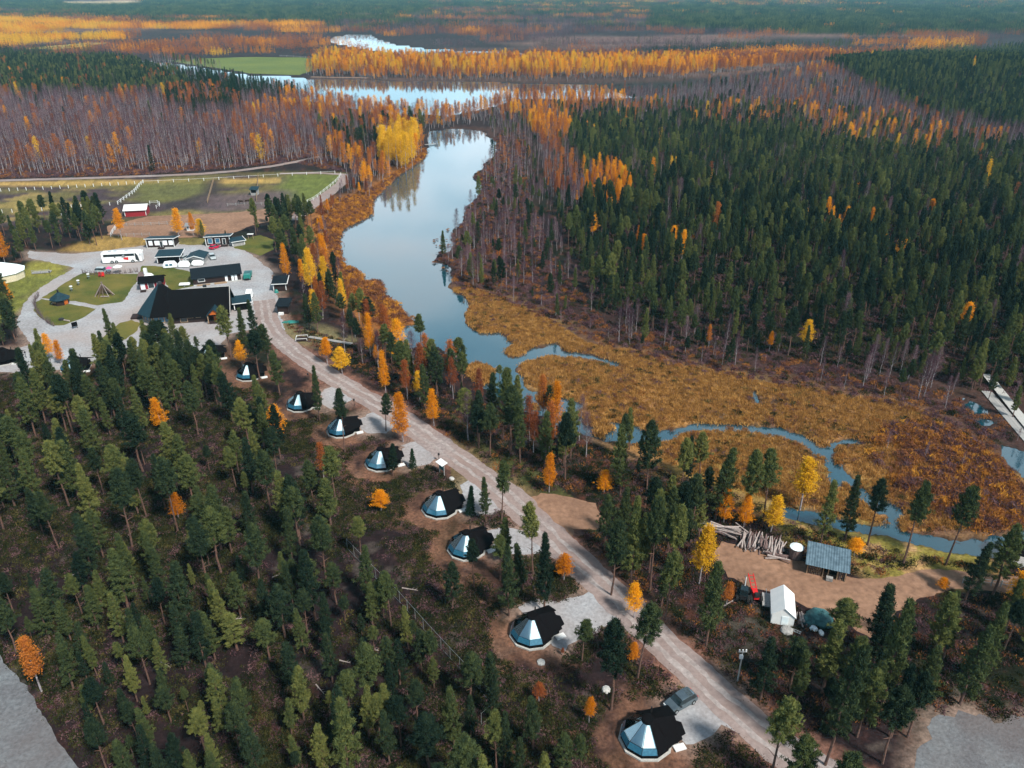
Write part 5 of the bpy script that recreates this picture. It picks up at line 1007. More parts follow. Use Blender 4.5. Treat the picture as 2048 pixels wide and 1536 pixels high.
# ------------------------------------------------------------------ vehicles
def wheel(parent, x, y, r, w_=.22, hub='metal'):
    m = MB(); m.tube((x, y-w_/2, r), (x, y+w_/2, r), r, n=14); tq = m.build('wheel', M['rubber'], parent)
    m = MB(); m.tube((x, y-w_/2-.012, r), (x, y+w_/2+.012, r), r*.58, n=12); m.build('rim', M[hub], tq)
def car(label, u_, v_, heading, paint, L=4.2, W=1.78, H=1.48, kind='parked_car', cat='car', van=False, group=None):
    x, y = P(u_, v_); t = thing(kind, label, cat, (x, y), heading, group); hw = W/2; hl = L/2
    def sec(x, w_, zb, zt, n=5):
        return [(x, -w_, zb), (x, -w_*1.0, (zb+zt)/2), (x, -w_*.93, zt), (x, w_*.93, zt), (x, w_, (zb+zt)/2), (x, w_, zb)]
    if van: S = [(-hl, .93, .35, 1.0), (-hl+.15, .98, .28, 1.05), (hl-1.2, 1, .28, 1.05), (hl-.25, .95, .3, .98), (hl, .8, .4, .8)]
    else: S = [(-hl, .80, .42, .78), (-hl+.14, .92, .30, .90), (-hl+.9, .99, .22, .93), (0, 1, .22, .93), (hl-1.15, .99, .22, .90), (hl-.35, .93, .26, .74), (hl-.08, .82, .34, .62), (hl, .70, .40, .55)]
    m = MB(); m.loft([sec(x_, w_*hw, a, b) for x_, w_, a, b in S]); m.build('body', M[paint], t, smooth=False)
    # glasshouse
    f0, f1, r1, r0 = (hl-1.15, hl-1.85, -hl+.65, -hl+.22) if not van else (hl-.5, hl-1.25, -hl+.25, -hl+.08)
    g = MB(); zt = H; zb = .92 if not van else 1.03
    g.loft([[(x_, -w_*hw, z1), (x_, -w_*hw*.98, z1), (x2, -w2*hw, z2), (x2, w2*hw, z2), (x_, w_*hw*.98, z1), (x_, w_*hw, z1)] for x_, w_, z1, x2, w2, z2 in
            ((f0, .90, zb-.04, f0-.02, .86, zb), (f1+.35, .91, zb-.03, f1+.33, .78, zb+(zt-zb)*.55), (f1, .92, zb-.02, f1, .75, zt-.05), (r1, .92, zb-.02, r1, .73, zt-.05), (r0, .86, zb-.04, r0+.02, .80, zb+.02))]); g.build('windows', M['darkglass'] if not van else M[paint], t)
    m = MB(); m.loft([[(x_, -w_*hw, z), (x_, w_*hw, z), (x_, w_*hw*.94, z+.05), (x_, -w_*hw*.94, z+.05)] for x_, w_, z in ((f1+.12, .73, zt-.09), (f1-.25, .76, zt-.04), ((f1+r1)/2, .77, zt), (r1+.1, .75, zt-.05), (r1-.1, .70, zt-.12))]); m.build('roof', M[paint], t)
    if van:
        m = MB(); m.slab([(f0+.04, -hw*.82, zb+.04), (f0+.04, hw*.82, zb+.04), (f1+.1, hw*.72, zt-.12), (f1+.1, -hw*.72, zt-.12)], .02); m.build('windscreen', M['darkglass'], t)
    for sx_ in (hl-.78, -hl+.78):
        for sy_ in (-1, 1): wheel(t, sx_, sy_*(hw-.1), .32)
    for sy_ in (-1, 1):
        m = MB(); m.box((hl-.14, sy_*hw*.62, .60), (.14, .32, .12)); m.build('headlight', M['white'], t); m = MB(); m.box((-hl+.04, sy_*hw*.68, .72), (.10, .22, .16)); m.build('tail_light', M['red'], t)
        m = MB(); m.box((f0-.2, sy_*(hw+.08), .95), (.16, .2, .12)); m.build('mirror', M['dark'], t)
    return t
a = Vector(P(1335, 1420))-Vector(P(1386, 1392)); car('dark hatchback with pale sky reflections parked beside the nearest glass cabin', 1360, 1408, math.atan2(a.y, a.x), 'carpaint', 4.25, 1.8, 1.5)
car('small red car in front of the right office cabin', 430, 497, R(65), 'redpaint', 3.9, 1.7, 1.4)
car('pale silver car beside the gabled shelter', 425, 517, R(-60), 'silver', 4.3, 1.8, 1.45)
car('white van parked facing the camera right of the hall', 499, 598, R(-78), 'whitemetal', 5.0, 1.95, 2.1, 'parked_van', 'van', True)
car('silver minivan behind the brush fence', 206, 545, R(0), 'silver', 4.5, 1.85, 1.6, 'parked_van', 'van')
car('pale car half hidden between the two teal-roofed sheds', 369, 519, R(80), 'silver', 4.2, 1.75, 1.4)
x, y = P(496, 557); t = thing('flatbed_truck', 'small teal green truck at the end of the long dark building', 'truck', (x, y), R(-80))
m = MB(); m.box((-1.1, 0, 1.1), (2.6, 2.1, 1.0)); m.build('cargo_box', M['greenpaint'], t); m = MB(); m.box((1.0, 0, 1.05), (1.4, 1.95, 1.3), 0, .88); m.build('cab', M['greenpaint'], t)
m = MB(); m.slab([(1.64, -.75, 1.0), (1.64, .75, 1.0), (1.5, .68, 1.6), (1.5, -.68, 1.6)], .03); m.build('windscreen', M['darkglass'], t); m = MB(); m.box((-1.1, 0, 1.64), (2.4, 1.9, .06)); m.build('cover', M['tealtarp'], t); m = MB(); m.box((0, 0, .5), (4.2, 1.2, .2)); m.build('chassis', M['dark'], t)
for a in (-1.3, 1.1):
    for b in (-.85, .85): wheel(t, a, b, .4, .26)
# coach
pa, rz, L = fr((206,528.5), (285,524.5)); t = thing('coach', 'long white touring coach with a red panel on its side', 'bus', pa, rz)
prof = [(0, .35), (0, 3.2), (.25, 3.5), (2.3, 3.5), (2.55, 3.2), (2.55, .35)]
m = MB(); m.loft([[(x_, y_*(1 if 0 < x_ < L-1 else .98)+.02, z if z < 1 else z*k) for y_, z in prof] for x_, k in ((0, .95), (.25, 1), (L-1.2, 1), (L-.35, .97), (L, .72))]); m.build('body', M['whitemetal'], t)
m = MB(); m.box((L*.44, -.012, 2.55), (L*.78, .05, .72)); m.build('side_window', M['darkglass'], t)
m = MB(); m.box((L*.44, 2.60, 2.55), (L*.78, .05, .72)); m.build('side_window', M['darkglass'], t)
m = MB(); m.loft([[(L-1.75, -.02, 1.0), (L-1.1, -.02, .5), (L-.7, -.02, .5), (L-.95, -.02, 2.2), (L-1.45, -.02, 3.0), (L-1.75, -.02, 2.9)], [(L-1.75, .03, 1.0), (L-1.1, .03, .5), (L-.7, .03, .5), (L-.95, .03, 2.2), (L-1.45, .03, 3.0), (L-1.75, .03, 2.9)]]); m.build('door', M['darkglass'], t)
m = MB(); m.slab([(L-.02, .25, 1.2), (L-.02, 2.3, 1.2), (L-.30, 2.2, 3.2), (L-.30, .35, 3.2)], .04); m.build('windscreen', M['darkglass'], t)
m = MB(); m.loft([[(L*.54, y_, 1.25), (L*.66, y_, .9), (L*.67, y_, 1.85), (L*.55, y_, 1.75)] for y_ in (-.045, -.01)]); m.build('red_panel', M['red'], t)
m = MB(); m.loft([[(L*.50, y_, 1.8), (L*.60, y_, 1.9), (L*.57, y_, 2.75), (L*.53, y_, 2.6)] for y_ in (-.05, -.04)]); m.build('grey_figure_print', M['metal'], t)
m = MB(); m.loft([[(L*.31, y_, 1.9), (L*.35, y_, 1.75), (L*.35, y_, 2.1), (L*.32, y_, 2.15)] for y_ in (-.02, -.0)]); m.build('small_mark', M['dark'], t)
for a in (L*.24, L*.35, L*.765):
    for b in (.12, 2.43): wheel(t, a, b, .5, .3)
for a in (.2, .34, .62): m = MB(); m.box((L*a, 1.3, 3.54), (.9, .8, .08)); m.build('roof_hatch', M['metal'], t)
for b in (-.25, 2.8): m = MB(); m.box((L-.1, b, 2.9), (.35, .22, .5)); m.build('mirror', M['white'], t)
# covered caravans
def caravan(label, u_, v_, rz, L, W, H):
    x, y = P(u_, v_); t = thing('covered_caravan', label, 'caravan', (x, y), rz, 'white covered caravans')
    pr = [(-W/2, .3), (-W/2, H*.7), (-W/2+.3, H), (W/2-.3, H), (W/2, H*.7), (W/2, .3)]
    m = MB(); m.loft([[(x_, y_*w_, .3+(z-.3)*k) for y_, z in pr] for x_, w_, k in ((-L/2, .8, .55), (-L/2+.5, 1, .95), (0, 1, 1), (L/2-.6, 1, .95), (L/2, .8, .45))]); m.build('body', M['tarp'], t)
    for s_ in (-1, 1): wheel(t, 0, s_*(W/2-.12), .3, .2)
    m = MB(); m.tube((L/2-.2, 0, .5), (L/2+1.0, 0, .45), .05, n=5); m.build('drawbar', M['dark'], t); return t
t = caravan('white covered caravan with two side windows, left of three', 341, 535, R(15), 3.9, 2.0, 1.9)
for x_ in (-1.0, .5): q = MB(); q.box((x_*.75, -1.02, 1.15), (.8, .05, .6)); q.build('window', M['blueglass'], t)
caravan('white covered caravan, middle one of three', 369, 534, R(5), 3.3, 2.0, 1.8); caravan('white covered caravan behind the long dark roof, right of three', 396, 531, R(4), 3.3, 2.0, 1.7)
x, y = P(370, 572); t = thing('small_trailer', 'flat white trailer on the grass left of the long dark building', 'trailer', (x, y), R(8))
m = MB(); m.box((0, 0, .65), (2.9, 1.4, .35), 0, .94); m.build('body', M['tarp'], t); m = MB(); m.tube((1.4, 0, .5), (2.3, 0, .45), .05, n=5); m.build('drawbar', M['dark'], t)
for s_ in (-1, 1): wheel(t, 0, s_*.72, .28, .18)
# ------------------------------------------------------------------ lawn things
x, y = P(122, 607); t = thing('grill_hut', 'small dark eight-sided grill hut with an orange door on the lawn', 'hut', (x, y), R(-20))
r8 = lambda r, z: [(r*math.cos(R(22.5+45*i)), r*math.sin(R(22.5+45*i)), z) for i in range(8)]
m = MB(); m.loft([r8(2.1, 0), r8(2.1, 1.6)]); m.build('wall', M['darkwood'], t); m = MB(); m.loft([r8(2.6, 1.45), r8(2.6, 1.55), r8(.35, 3.1), r8(.3, 3.2)]); m.build('roof', M['tealroof'], t)
m = MB(); m.tube((0, 0, 3.0), (0, 0, 3.9), .22, n=8); m.build('chimney', M['dark'], t); m = MB(); m.box((1.98, 0, .95), (.1, 1.1, 1.7)); m.build('door', M['orangewood'], t); m = MB(); m.box((0, -2.0, 1.0), (1.2, .08, .6)); m.build('window', M['wood'], t)
x, y = P(209, 591); t = thing('wooden_tipi', 'open pole tipi with brown boards on the lawn', 'tipi', (x, y))
for i in range(11):
    a = R(20+i*33); m = MB(); b = Vector((2.6*math.cos(a), 2.0*math.sin(a), 0)); e = Vector((-.25*math.cos(a), -.25*math.sin(a), 3.9)); m.tube(b, e, .08, .05, 6); m.build('pole', M['log' if i % 3 else 'logpale'], t)
for i in range(5):
    a0, a1 = R(10+i*38), R(44+i*38); m = MB(); m.slab([(2.4*math.cos(a0), 1.9*math.sin(a0), .1), (2.4*math.cos(a1), 1.9*math.sin(a1), .1), (.25*math.cos(a1), .25*math.sin(a1), 3.1), (.25*math.cos(a0), .25*math.sin(a0), 3.1)], .05); m.build('board', M['wood'], t)
m = MB(); m.box((.6, -1.3, .25), (2.0, .4, .12)); m.build('bench', M['logpale'], t)
for (u_, v_), lb in (((144,583), 'disc catching basket stand nearest the grill hut'), ((158,571), 'disc basket stand between the other two'), ((178,558), 'disc basket stand nearest the red chairs')):
    x, y = P(u_, v_); t = thing('basket_stand', 'pale '+lb, 'stand', (x, y), 0, 'basket stands on the lawn'); m = MB(); m.tube((0, 0, 0), (0, 0, 1.5), .06, n=6); m.build('pole', M['metal'], t)
    m = MB(); m.tube((0, 0, 1.4), (0, 0, 1.6), .42, n=12); m.build('top_ring', M['white'], t); m = MB(); m.tube((0, 0, .6), (0, 0, .85), .28, .40, 12); m.build('basket', M['metal'], t)
for (u_, v_), c_, lb in (((200,554), 'redwood', 'dark red garden chair left of the bright one'), ((206.5,554), 'red', 'bright red garden chair by the brush fence')):
    x, y = P(u_, v_); t = thing('garden_chair', lb, 'chair', (x, y), R(10)); m = MB(); m.box((0, 0, .5), (.7, .6, .1)); m.build('seat', M[c_], t); m = MB(); m.box((0, .3, .95), (.7, .08, .9)); m.build('backrest', M[c_], t)
    for a in (-.3, .3):
        for b in (-.25, .25): m = MB(); m.box((a, b, .23), (.07, .07, .45)); m.build('leg', M[c_], t)
def parasol(label, u_, v_, m_, h=2.3, r=1.1, closed=False):
    x, y = P(u_, v_); t = thing('parasol', label, 'parasol', (x, y)); q = MB(); q.tube((0, 0, 0), (0, 0, h), .04, n=6); q.build('pole', M['metal'], t)
    q = MB(); n = 10; rr_ = [(r*math.cos(2*math.pi*i/n), r*math.sin(2*math.pi*i/n), h-.55) for i in range(n)]; q.loft([rr_, [(a*.9, b*.9, c_+.08) for a, b, c_ in rr_], [(a*.06, b*.06, h) for a, b, _ in rr_]]); q.build('canopy', M[m_], t)
parasol('pink parasol above the brush fence', 220, 547, 'pink', 2.2, .9); parasol('large white parasol above the brush fence', 238, 546, 'tarp', 2.5, 1.3)
x, y = P(292, 549); t = thing('tall_cabinet', 'tall narrow white cabinet by the little wooden walkway', 'cabinet', (x, y)); q = MB(); q.box((0, 0, .95), (.8, .8, 1.9)); q.build('body', M['white'], t); q = MB(); q.box((0, -.42, .95), (.7, .04, 1.6)); q.build('door', M['tarp'], t)
def heap(name, label, cat, u_, v_, r, h, mt, n=14, seed=1, sx=1.0, rz=0):
    rg = np.random.default_rng(seed); x, y = P(u_, v_); q = MB(); rings = []
    for k_ in range(5):
        f = k_/4; rr_ = r*math.cos(f*1.45)**.8; rings.append([(rr_*sx*math.cos(6.2832*i/n)*rg.uniform(.85, 1.12), rr_*math.sin(6.2832*i/n)*rg.uniform(.85, 1.12), h*math.sin(f*1.45)*rg.uniform(.9, 1.08)+(.0 if k_ else -.05)) for i in range(n)])
    q.loft(rings); o = q.build(name, M[mt]); o.location = (x, y, 0); o.rotation_euler = (0, 0, rz); setp(o, label, cat); return o
heap('tarp_heap', 'crumpled white tarpaulin on the grass behind the red cabin', 'tarpaulin', 298, 553, 1.3, 1.0, 'tarp', seed=3)
heap('tarp_heap', 'big teal tarpaulin draped over gear right of the white tent', 'tarpaulin', 1640, 1240, 1.6, 1.4, 'tealtarp', seed=4, sx=1.2, rz=R(-50)); heap('tarp_heap', 'smaller teal tarpaulin heap left of the big one', 'tarpaulin', 1616, 1243, 1.0, 1.0, 'tealtarp', seed=5, rz=R(20))
heap('tarp_heap', 'pale blue tarpaulin lump in front of the teal ones', 'tarpaulin', 1627, 1258, .55, .4, 'blind', seed=6); heap('tarp_heap', 'torn white sheet on the dark ground, rightmost', 'tarpaulin', 1642, 1266, .6, .35, 'tarp', seed=7, sx=.6)
heap('gear_heap', 'grey heap of gear below the white tent', 'heap', 1573, 1262, .9, .6, 'greywood', seed=8); heap('stone', 'pale boulder on the verge between the cabins', 'stone', 903, 958, .5, .4, 'plinth', 8, 9); heap('stone', 'pale boulder above and left of the nearest glass cabin', 'stone', 1212, 1380, .6, .4, 'plinth', 8, 10)
heap('stone', 'white boulder beside the path to the grill hut', 'stone', 106, 608, .35, .5, 'white', 8, 11); heap('stone', 'small pale boulder just below the second glass cabin', 'stone', 1082, 1325, .6, .3, 'plinth', 8, 12)
heap('barrel_cover', 'green covered barrel in front of the farther roadside shed', 'barrel', 553, 585, .6, .9, 'greenpaint', 10, 13)
x, y = P(151, 657); t = thing('sign_board', 'dark leaning board on two legs at the edge of the gravel yard', 'sign', (x, y), R(40)); q = MB(); q.box((0, 0, 1.15), (1.3, .12, 1.1)); q.build('board', M['black'], t)
for a in (-.5, .5): q = MB(); q.box((a, .1, .35), (.1, .1, .7)); q.build('leg', M['dark'], t)
x, y = P(123, 640); t = thing('stone_fireplace', 'dark fireplace ring with pale log bench on the lawn', 'fireplace', (x, y), R(-12)); q = MB(); q.tube((0, 0, 0), (0, 0, .45), .7, .6, 10); q.build('ring', M['dark'], t); q = MB(); q.tube((1.0, -.3, .2), (2.8, -.5, .2), .18, n=7); q.build('log', M['logpale'], t)
x, y = P(10, 556); t = thing('yurt', 'pale round tent with cream wall at the left edge among pines', 'tent', (x, y)); r10 = lambda r, z: [(r*math.cos(R(36*i+10)), r*math.sin(R(36*i+10)), z) for i in range(10)]
q = MB(); q.loft([r10(5.4, 0), r10(5.4, 2.3)]); q.build('wall', M['cloth'], t); q = MB(); q.loft([r10(5.8, 2.2), r10(5.8, 2.35), r10(.5, 4.6)]); q.build('roof', M['blind'], t)
x, y = P(84, 546); t = thing('ramp', 'grey ramp with railing leading to the pale tent', 'ramp', (x, y), R(14)); q = MB(); q.box((0, 0, .3), (5.0, 1.8, .2)); q.build('deck', M['greywood'], t)
for z in (.8, 1.2): q = MB(); q.box((0, -.9, z), (5, .06, .08)); q.build('rail', M['greywood'], t)
for a in (-2.3, 0, 2.3): q = MB(); q.box((a, -.9, .7), (.1, .1, 1.2)); q.build('post', M['greywood'], t)
# ------------------------------------------------------------------ fences
def fence(label, pts, n, h=1.2, mt='white', rails=(.55, 1.0), name='fence', pr=.07, rr_=.04, cat='fence', group=None):
    W_ = [Vector((*P(*p), 0)) for p in pts]; seg = [(W_[i+1]-W_[i]).length for i in range(len(W_)-1)]; T = sum(seg); o0 = W_[0]
    t = thing(name, label, cat, o0, 0, group); loc = []
    for k_ in range(n):
        d = T*k_/(n-1); i = 0
        while i < len(seg)-1 and d > seg[i]: d -= seg[i]; i += 1
        loc.append(W_[i]+(W_[i+1]-W_[i])*min(1, d/seg[i])-o0)
    me = MB(); me.box((0, 0, h/2), (pr*2, pr*2, h)); me = me.mesh('post', M[mt])
    for p in loc: mesh_obj('post', me, None, t, p)
    for z in rails:
        for i in range(n-1): q = MB(); q.tube(loc[i]+Vector((0, 0, z*h/1.2)), loc[i+1]+Vector((0, 0, z*h/1.2)), rr_, n=4); q.build('rail', M[mt], t)
    return t
fence('long white post fence along the top of the paddock', [(2,383), (90,379), (180,374), (286,367)], 18, 1.3, rails=(), pr=.09)
fence('white post fence of the farther green paddocks', [(286,367), (400,362), (520,355), (600,350), (670,347)], 14, 1.2, rails=(1.0,), pr=.09)
fence('white double rail fence crossing the paddock diagonally', [(236,409), (250,399), (268,386), (280,372), (287,366)], 12, 1.4, rails=(.6, 1.05), pr=.1, rr_=.06)
fence('upper row of white posts behind the left pines', [(5,426), (65,423), (105,419), (145,416), (200,413), (220,411)], 12, 1.3, rails=(), pr=.09)
fence('lower row of white posts behind the left pines', [(123,431), (160,428), (203,424), (190,436), (185,440)], 7, 1.3, rails=(), pr=.09)
fence('white rail fence at the right corner of the paddock', [(615,406), (630,399), (645,387), (660,375), (675,362), (682,351)], 12, 1.3, rails=(.6, 1.1), pr=.08, rr_=.05)
fence('white corral fence left of the orange-red birch', [(222,474), (228,463), (236,453)], 4, 1.4, rails=(.4, .8, 1.15), rr_=.06); fence('white corral rail in front of the red barn', [(238,453), (300,451), (335,449)], 7, 1.2, rails=(.5, 1.0), mt='greywood', rr_=.05)
fence('grey corral rail behind the left office cabin', [(222,474), (262,473), (300,472)], 6, 1.2, mt='greywood'); fence('grey rail fence below the two horses', [(455,412), (500,410), (560,410), (590,408)], 9, 1.1, mt='greywood')
fence('short white gate rails right of the red barn', [(300,408), (318,407), (321,412), (313,417)], 5, 1.3, rails=(.5, 1.0))
for pts, lb in (([(415,407), (421,386), (428,361)], 'left tan board fence dividing the paddocks'), ([(513,403), (515,378), (517,353)], 'right tan board fence dividing the paddocks')):
    W_ = [Vector((*P(*p), 0)) for p in pts]; a, b = W_[0], W_[-1]; d = b-a; n = 12; t = thing('board_fence', lb, 'fence', a, math.atan2(d.y, d.x)); me = MB(); me.box((0, 0, .75), (d.length/n-.1, .06, 1.3)); me = me.mesh('panel', M['wood'])
    for i in range(n): mesh_obj('panel', me, None, t, ((i+.5)*d.length/n, 0, 0))
fence('wire enclosure fence running up through the dark wood', [(963,1450), (994,1423), (960,1380), (905,1322), (850,1262), (800,1205), (745,1150), (695,1098)], 20, 2.0, mt='metal', rails=(.05, 1.15), name='wire_fence', pr=.03, rr_=.018)
fence('grey railing at the right end of the work yard', [(1925,1166), (1970,1170), (2020,1176)], 6, 1.2, mt='greywood')
fence('pale pasture fence beyond the green field', [(560,113), (600,115), (645,119)], 8, 1.6, mt='greywood', rails=(.5, 1.0), pr=.15, rr_=.12)
def brush(label, pts, seed):
    W_ = [Vector((*P(*p), 0)) for p in pts]; rg = np.random.default_rng(seed); t = thing('brush_fence', label, 'fence', W_[0]); m = MB()
    for i in range(len(W_)-1):
        a, b = W_[i]-W_[0], W_[i+1]-W_[0]; n = int((b-a).length*9)
        for j in range(n):
            p = a+(b-a)*rg.random(); d = Vector((rg.normal()*.45, rg.normal()*.45, rg.uniform(1.0, 1.9))); m.tube(p, p+d, .035, .012, 3)
    m.build('sticks', M['bank'], t, kind='stuff')
    for i, p in enumerate(W_): q = MB(); q.tube(p-W_[0], p-W_[0]+Vector((0, 0, 1.3)), .08, n=6); q.build('post', M['log'], t)
brush('brush fence of woven sticks curving round the left lawn', [(78,592), (72,600), (70,612), (74,624), (84,636), (98,648), (108,653)], 1); brush('brush fence of sticks between the lawn and the coach', [(166,547), (190,551), (215,549), (240,548), (262,546), (276,544)], 2)
# ------------------------------------------------------------------ boardwalks
def boardwalk(label, a, b, W, n, mt, h=.45, name='boardwalk'):
    A, B = Vector((*P(*a), 0)), Vector((*P(*b), 0)); d = B-A; t = thing(name, label, 'boardwalk', A, math.atan2(d.y, d.x)); L = d.length; w_ = L/n
    me = MB(); me.box((0, 0, h), (w_*.88, W, .06)); me = me.mesh('plank', M[mt])
    for i in range(n): mesh_obj('plank', me, None, t, ((i+.5)*w_, random.uniform(-.03, .03), random.uniform(0, .02)))
    for s_ in (-.35, .35): q = MB(); q.box((L/2, W*s_, h-.11), (L, .12, .14)); q.build('beam', M['greywood'], t)
    for i in range(0, n, 8):
        for s_ in (-.35, .35): q = MB(); q.box(((i+.5)*w_, W*s_, h/2-.4), (.14, .14, h+.5)); q.build('post', M['log'], t)
    return t
boardwalk('long pale boardwalk running off the right edge of the picture', (1972,752), (2110,925), 1.9, 90, 'plinth'); boardwalk('older brown plank track beside the pale boardwalk', (1972,783), (2100,932), 2.0, 60, 'greywood', .15)
boardwalk('narrow pale boardwalk under the lakeside pines', (618,676), (704,690), 1.0, 36, 'greywood', .35); boardwalk('little jetty at the head of the lake', (850,290), (872,288), 1.6, 8, 'greywood', .2, 'jetty')
boardwalk('short dark walkway beside the white cabinet', (279,562), (284,545), 1.8, 14, 'log', .2)
x, y = P(604, 680); t = thing('viewing_deck', 'small white framed deck at the start of the narrow boardwalk', 'deck', (x, y), R(8)); q = MB(); q.box((0, 0, .3), (2.6, 2.2, .15)); q.build('floor', M['darkwood'], t)
for c_, d in (((0, -1.1, .8), (2.6, .08, .1)), ((0, 1.1, .8), (2.6, .08, .1)), ((-1.3, 0, .8), (.08, 2.2, .1))): q = MB(); q.box(c_, d); q.build('rail', M['white'], t)
for a in (-1.3, 1.3):
    for b in (-1.1, 1.1): q = MB(); q.box((a, b, .55), (.1, .1, .6)); q.build('post', M['white'], t)
x, y = P(581, 645); t = thing('upturned_boat', 'green boat lying upside down beside the nearer shed', 'boat', (x, y), R(6)); q = MB()
q.loft([[(x_, -w_, 0), (x_, -w_*.7, h_*.8), (x_, 0, h_), (x_, w_*.7, h_*.8), (x_, w_, 0)] for x_, w_, h_ in ((-2.2, .05, .1), (-1.5, .5, .4), (0, .7, .55), (1.5, .55, .45), (2.1, .3, .35))]); q.build('hull', M['greenpaint'], t); q = MB(); q.tube((-2.1, 0, .2), (2.0, 0, .52), .04, n=4); q.build('keel', M['dark'], t)
x, y = P(2046, 1125); t = thing('footbridge', 'grey footbridge with pale railing at the right edge', 'bridge', (x, y), R(15)); q = MB(); q.box((1.5, 0, .5), (7, 2.4, .2)); q.build('deck', M['greywood'], t)
for z in (1.0, 1.5): q = MB(); q.box((1.5, 1.15, z), (7, .07, .08)); q.build('rail', M['white'], t)
for a in (-1.9, .5, 3, 4.8): q = MB(); q.box((a, 1.15, 1.0), (.1, .1, 1.0)); q.build('post', M['white'], t)
# ------------------------------------------------------------------ work yard
pa, rz, L = fr((1611,1146), (1690,1164)); D = 3.4; hb, hf = 2.9, 2.2; t = thing('woodshed', 'open woodshed with blue-grey corrugated roof and stacked firewood', 'shed', pa, rz); q = MB(); n = int(L/.16); top = []
rows = []
for y_, z in ((-.7, hf-.12), (D+.4, hb+.1)): rows.append([(-.3+(L+.6)*i/n, y_, z+(.05 if i % 2 else 0)) for i in range(n+1)])
q.add(rows[0]+rows[1], [(i, i+1, n+2+i, n+1+i) for i in range(n)]); M['corr'] = mat('corrugated_sheet', (.13,.20,.25), .5, .2, c2=(.07,.115,.15), scale=1.5); q.build('corrugated_roof', M['corr'], t)
q = MB(); q.box((L/2, D, hb/2-.1), (L, .1, hb-.2)); q.build('back_wall', M['darkwood'], t); q = MB(); q.box((.05, D/2, 1.1), (.1, D, 2.1)); q.build('side_wall', M['darkwood'], t); q = MB(); q.box((L-.05, D/2, 1.1), (.1, D, 2.1)); q.build('side_wall', M['darkwood'], t)
for x_ in (.1, L*.42, L*.55, L*.78, L-.1): q = MB(); q.box((x_, 0, 1.05), (.14, .14, 2.1)); q.build('post', M['wood'], t)
me = MB(); me.tube((0, 0, 0), (0, .9, 0), .10, n=6); me = [me.mesh('firewood', M[k_]) for k_ in ('log', 'wood', 'redwood')]
for x0_, x1_ in ((.25, L*.40), (L*.80, L-.25)):
    x_ = x0_
    while x_ < x1_:
        for z_ in range(7): mesh_obj('firewood', random.choice(me[:2]), None, t, (x_+random.uniform(-.03, .03), .05+random.uniform(0, .15), .14+z_*.23))
        x_ += .24
q = MB(); q.box((L*.60, -.5, .35), (.9, .6, .5)); q.build('crate', M['greywood'], t)
def logpile(label, u_, v_, rz, n, spanx, L, seed, tilt=0, hh=1.0):
    rg = np.random.default_rng(seed); x, y = P(u_, v_); t = thing('log_pile', label, 'log pile', (x, y), rz); ms = []
    for k_ in range(4): q = MB(); q.tube((0, -L/2, 0), (0, L/2, 0), .11+.02*k_, .08, 6); ms.append(q.mesh('log', M['logpale' if k_ % 2 else 'log']))
    for i in range(n):
        f = rg.random(); o = mesh_obj('log', ms[rg.integers(0, 4)], None, t, ((f-.5)*spanx, rg.normal()*.35, .15+rg.random()*hh*(1-abs(f-.5)*1.2)))
        o.rotation_euler = (tilt+rg.normal()*.07, 0, rg.normal()*.16); o.scale = (1, rg.uniform(.75, 1.15), 1)
    return t
logpile('long dark heap of thin logs, leftmost of the piles', 1440, 1064, R(-112), 30, 1.6, 5.5, 1); logpile('sprawling pile of slanting grey logs between the yellow birch and the tank', 1523, 1093, R(-22), 85, 6.2, 3.2, 2, .12, 1.3)
logpile('small neat stack of pale logs at the edge of the dirt yard', 1553, 1116, R(-105), 16, 1.4, 3.0, 3, 0, .7); logpile('couple of long crossed logs on top of the heap', 1497, 1077, R(35), 5, 1.0, 4.6, 4, 0, 1.0); logpile('pallets and short logs at the right side of the white tent', 1602, 1240, R(-15), 12, 1.4, 1.5, 5, 0, .6)
x, y = P(1590, 1114); t = thing('wood_bin', 'round bin of firewood under a pale blue tarpaulin', 'bin', (x, y)); q = MB(); q.tube((0, 0, 0), (0, 0, 1.9), .95, n=14); q.build('bin', M['log'], t); q = MB(); q.tube((0, 0, 1.9), (0, 0, 2.15), 1.05, .5, 12); q.build('cover', M['blind'], t)
pa, rz, L = fr((1541,1246), (1586,1254)); t = thing('white_tent', 'white canvas tent with a ridge roof beside the dirt yard', 'tent', pa, rz); D, hw_, hr = 4.6, 1.7, 2.9
q = MB(); q.loft([[(0, 0, 0), (L, 0, 0), (L, 0, hw_), (L/2, 0, hr), (0, 0, hw_)], [(0, D, 0), (L, D, 0), (L, D, hw_), (L/2, D, hr), (0, D, hw_)]]); q.build('walls', M['tarp'], t)
q = MB(); q.slab([(-.15, -.15, hw_-.05), (L/2, -.15, hr+.08), (L/2, D+.15, hr+.08), (-.15, D+.15, hw_-.05)], .04); q.build('roof_sheet', M['tarp'], t); q = MB(); q.slab([(L/2+.003, -.15, hr+.08), (L+.15, -.15, hw_-.05), (L+.15, D+.15, hw_-.05), (L/2+.003, D+.15, hr+.08)], .04); q.build('roof_sheet', M['tarp'], t)
q = MB(); q.box((L*.6, -.03, .8), (.9, .04, 1.5)); q.build('door_flap', M['blind'], t)
x, y = P(1486, 1196); t = thing('dark_tractor', 'dark tractor with a small crane arm, left of the red one', 'tractor', (x, y), R(70)); q = MB(); q.box((0, 0, 1.0), (2.4, .9, .7)); q.build('body', M['dark'], t); q = MB(); q.box((-.6, 0, 1.75), (1.1, 1.2, 1.0), 0, .85); q.build('cab', M['darkglass'], t); q = MB(); q.tube((1.0, 0, 1.2), (1.9, 0, 2.2), .09, n=6); q.tube((1.9, 0, 2.2), (2.8, .2, 1.6), .07, n=6); q.build('crane_arm', M['metal'], t)
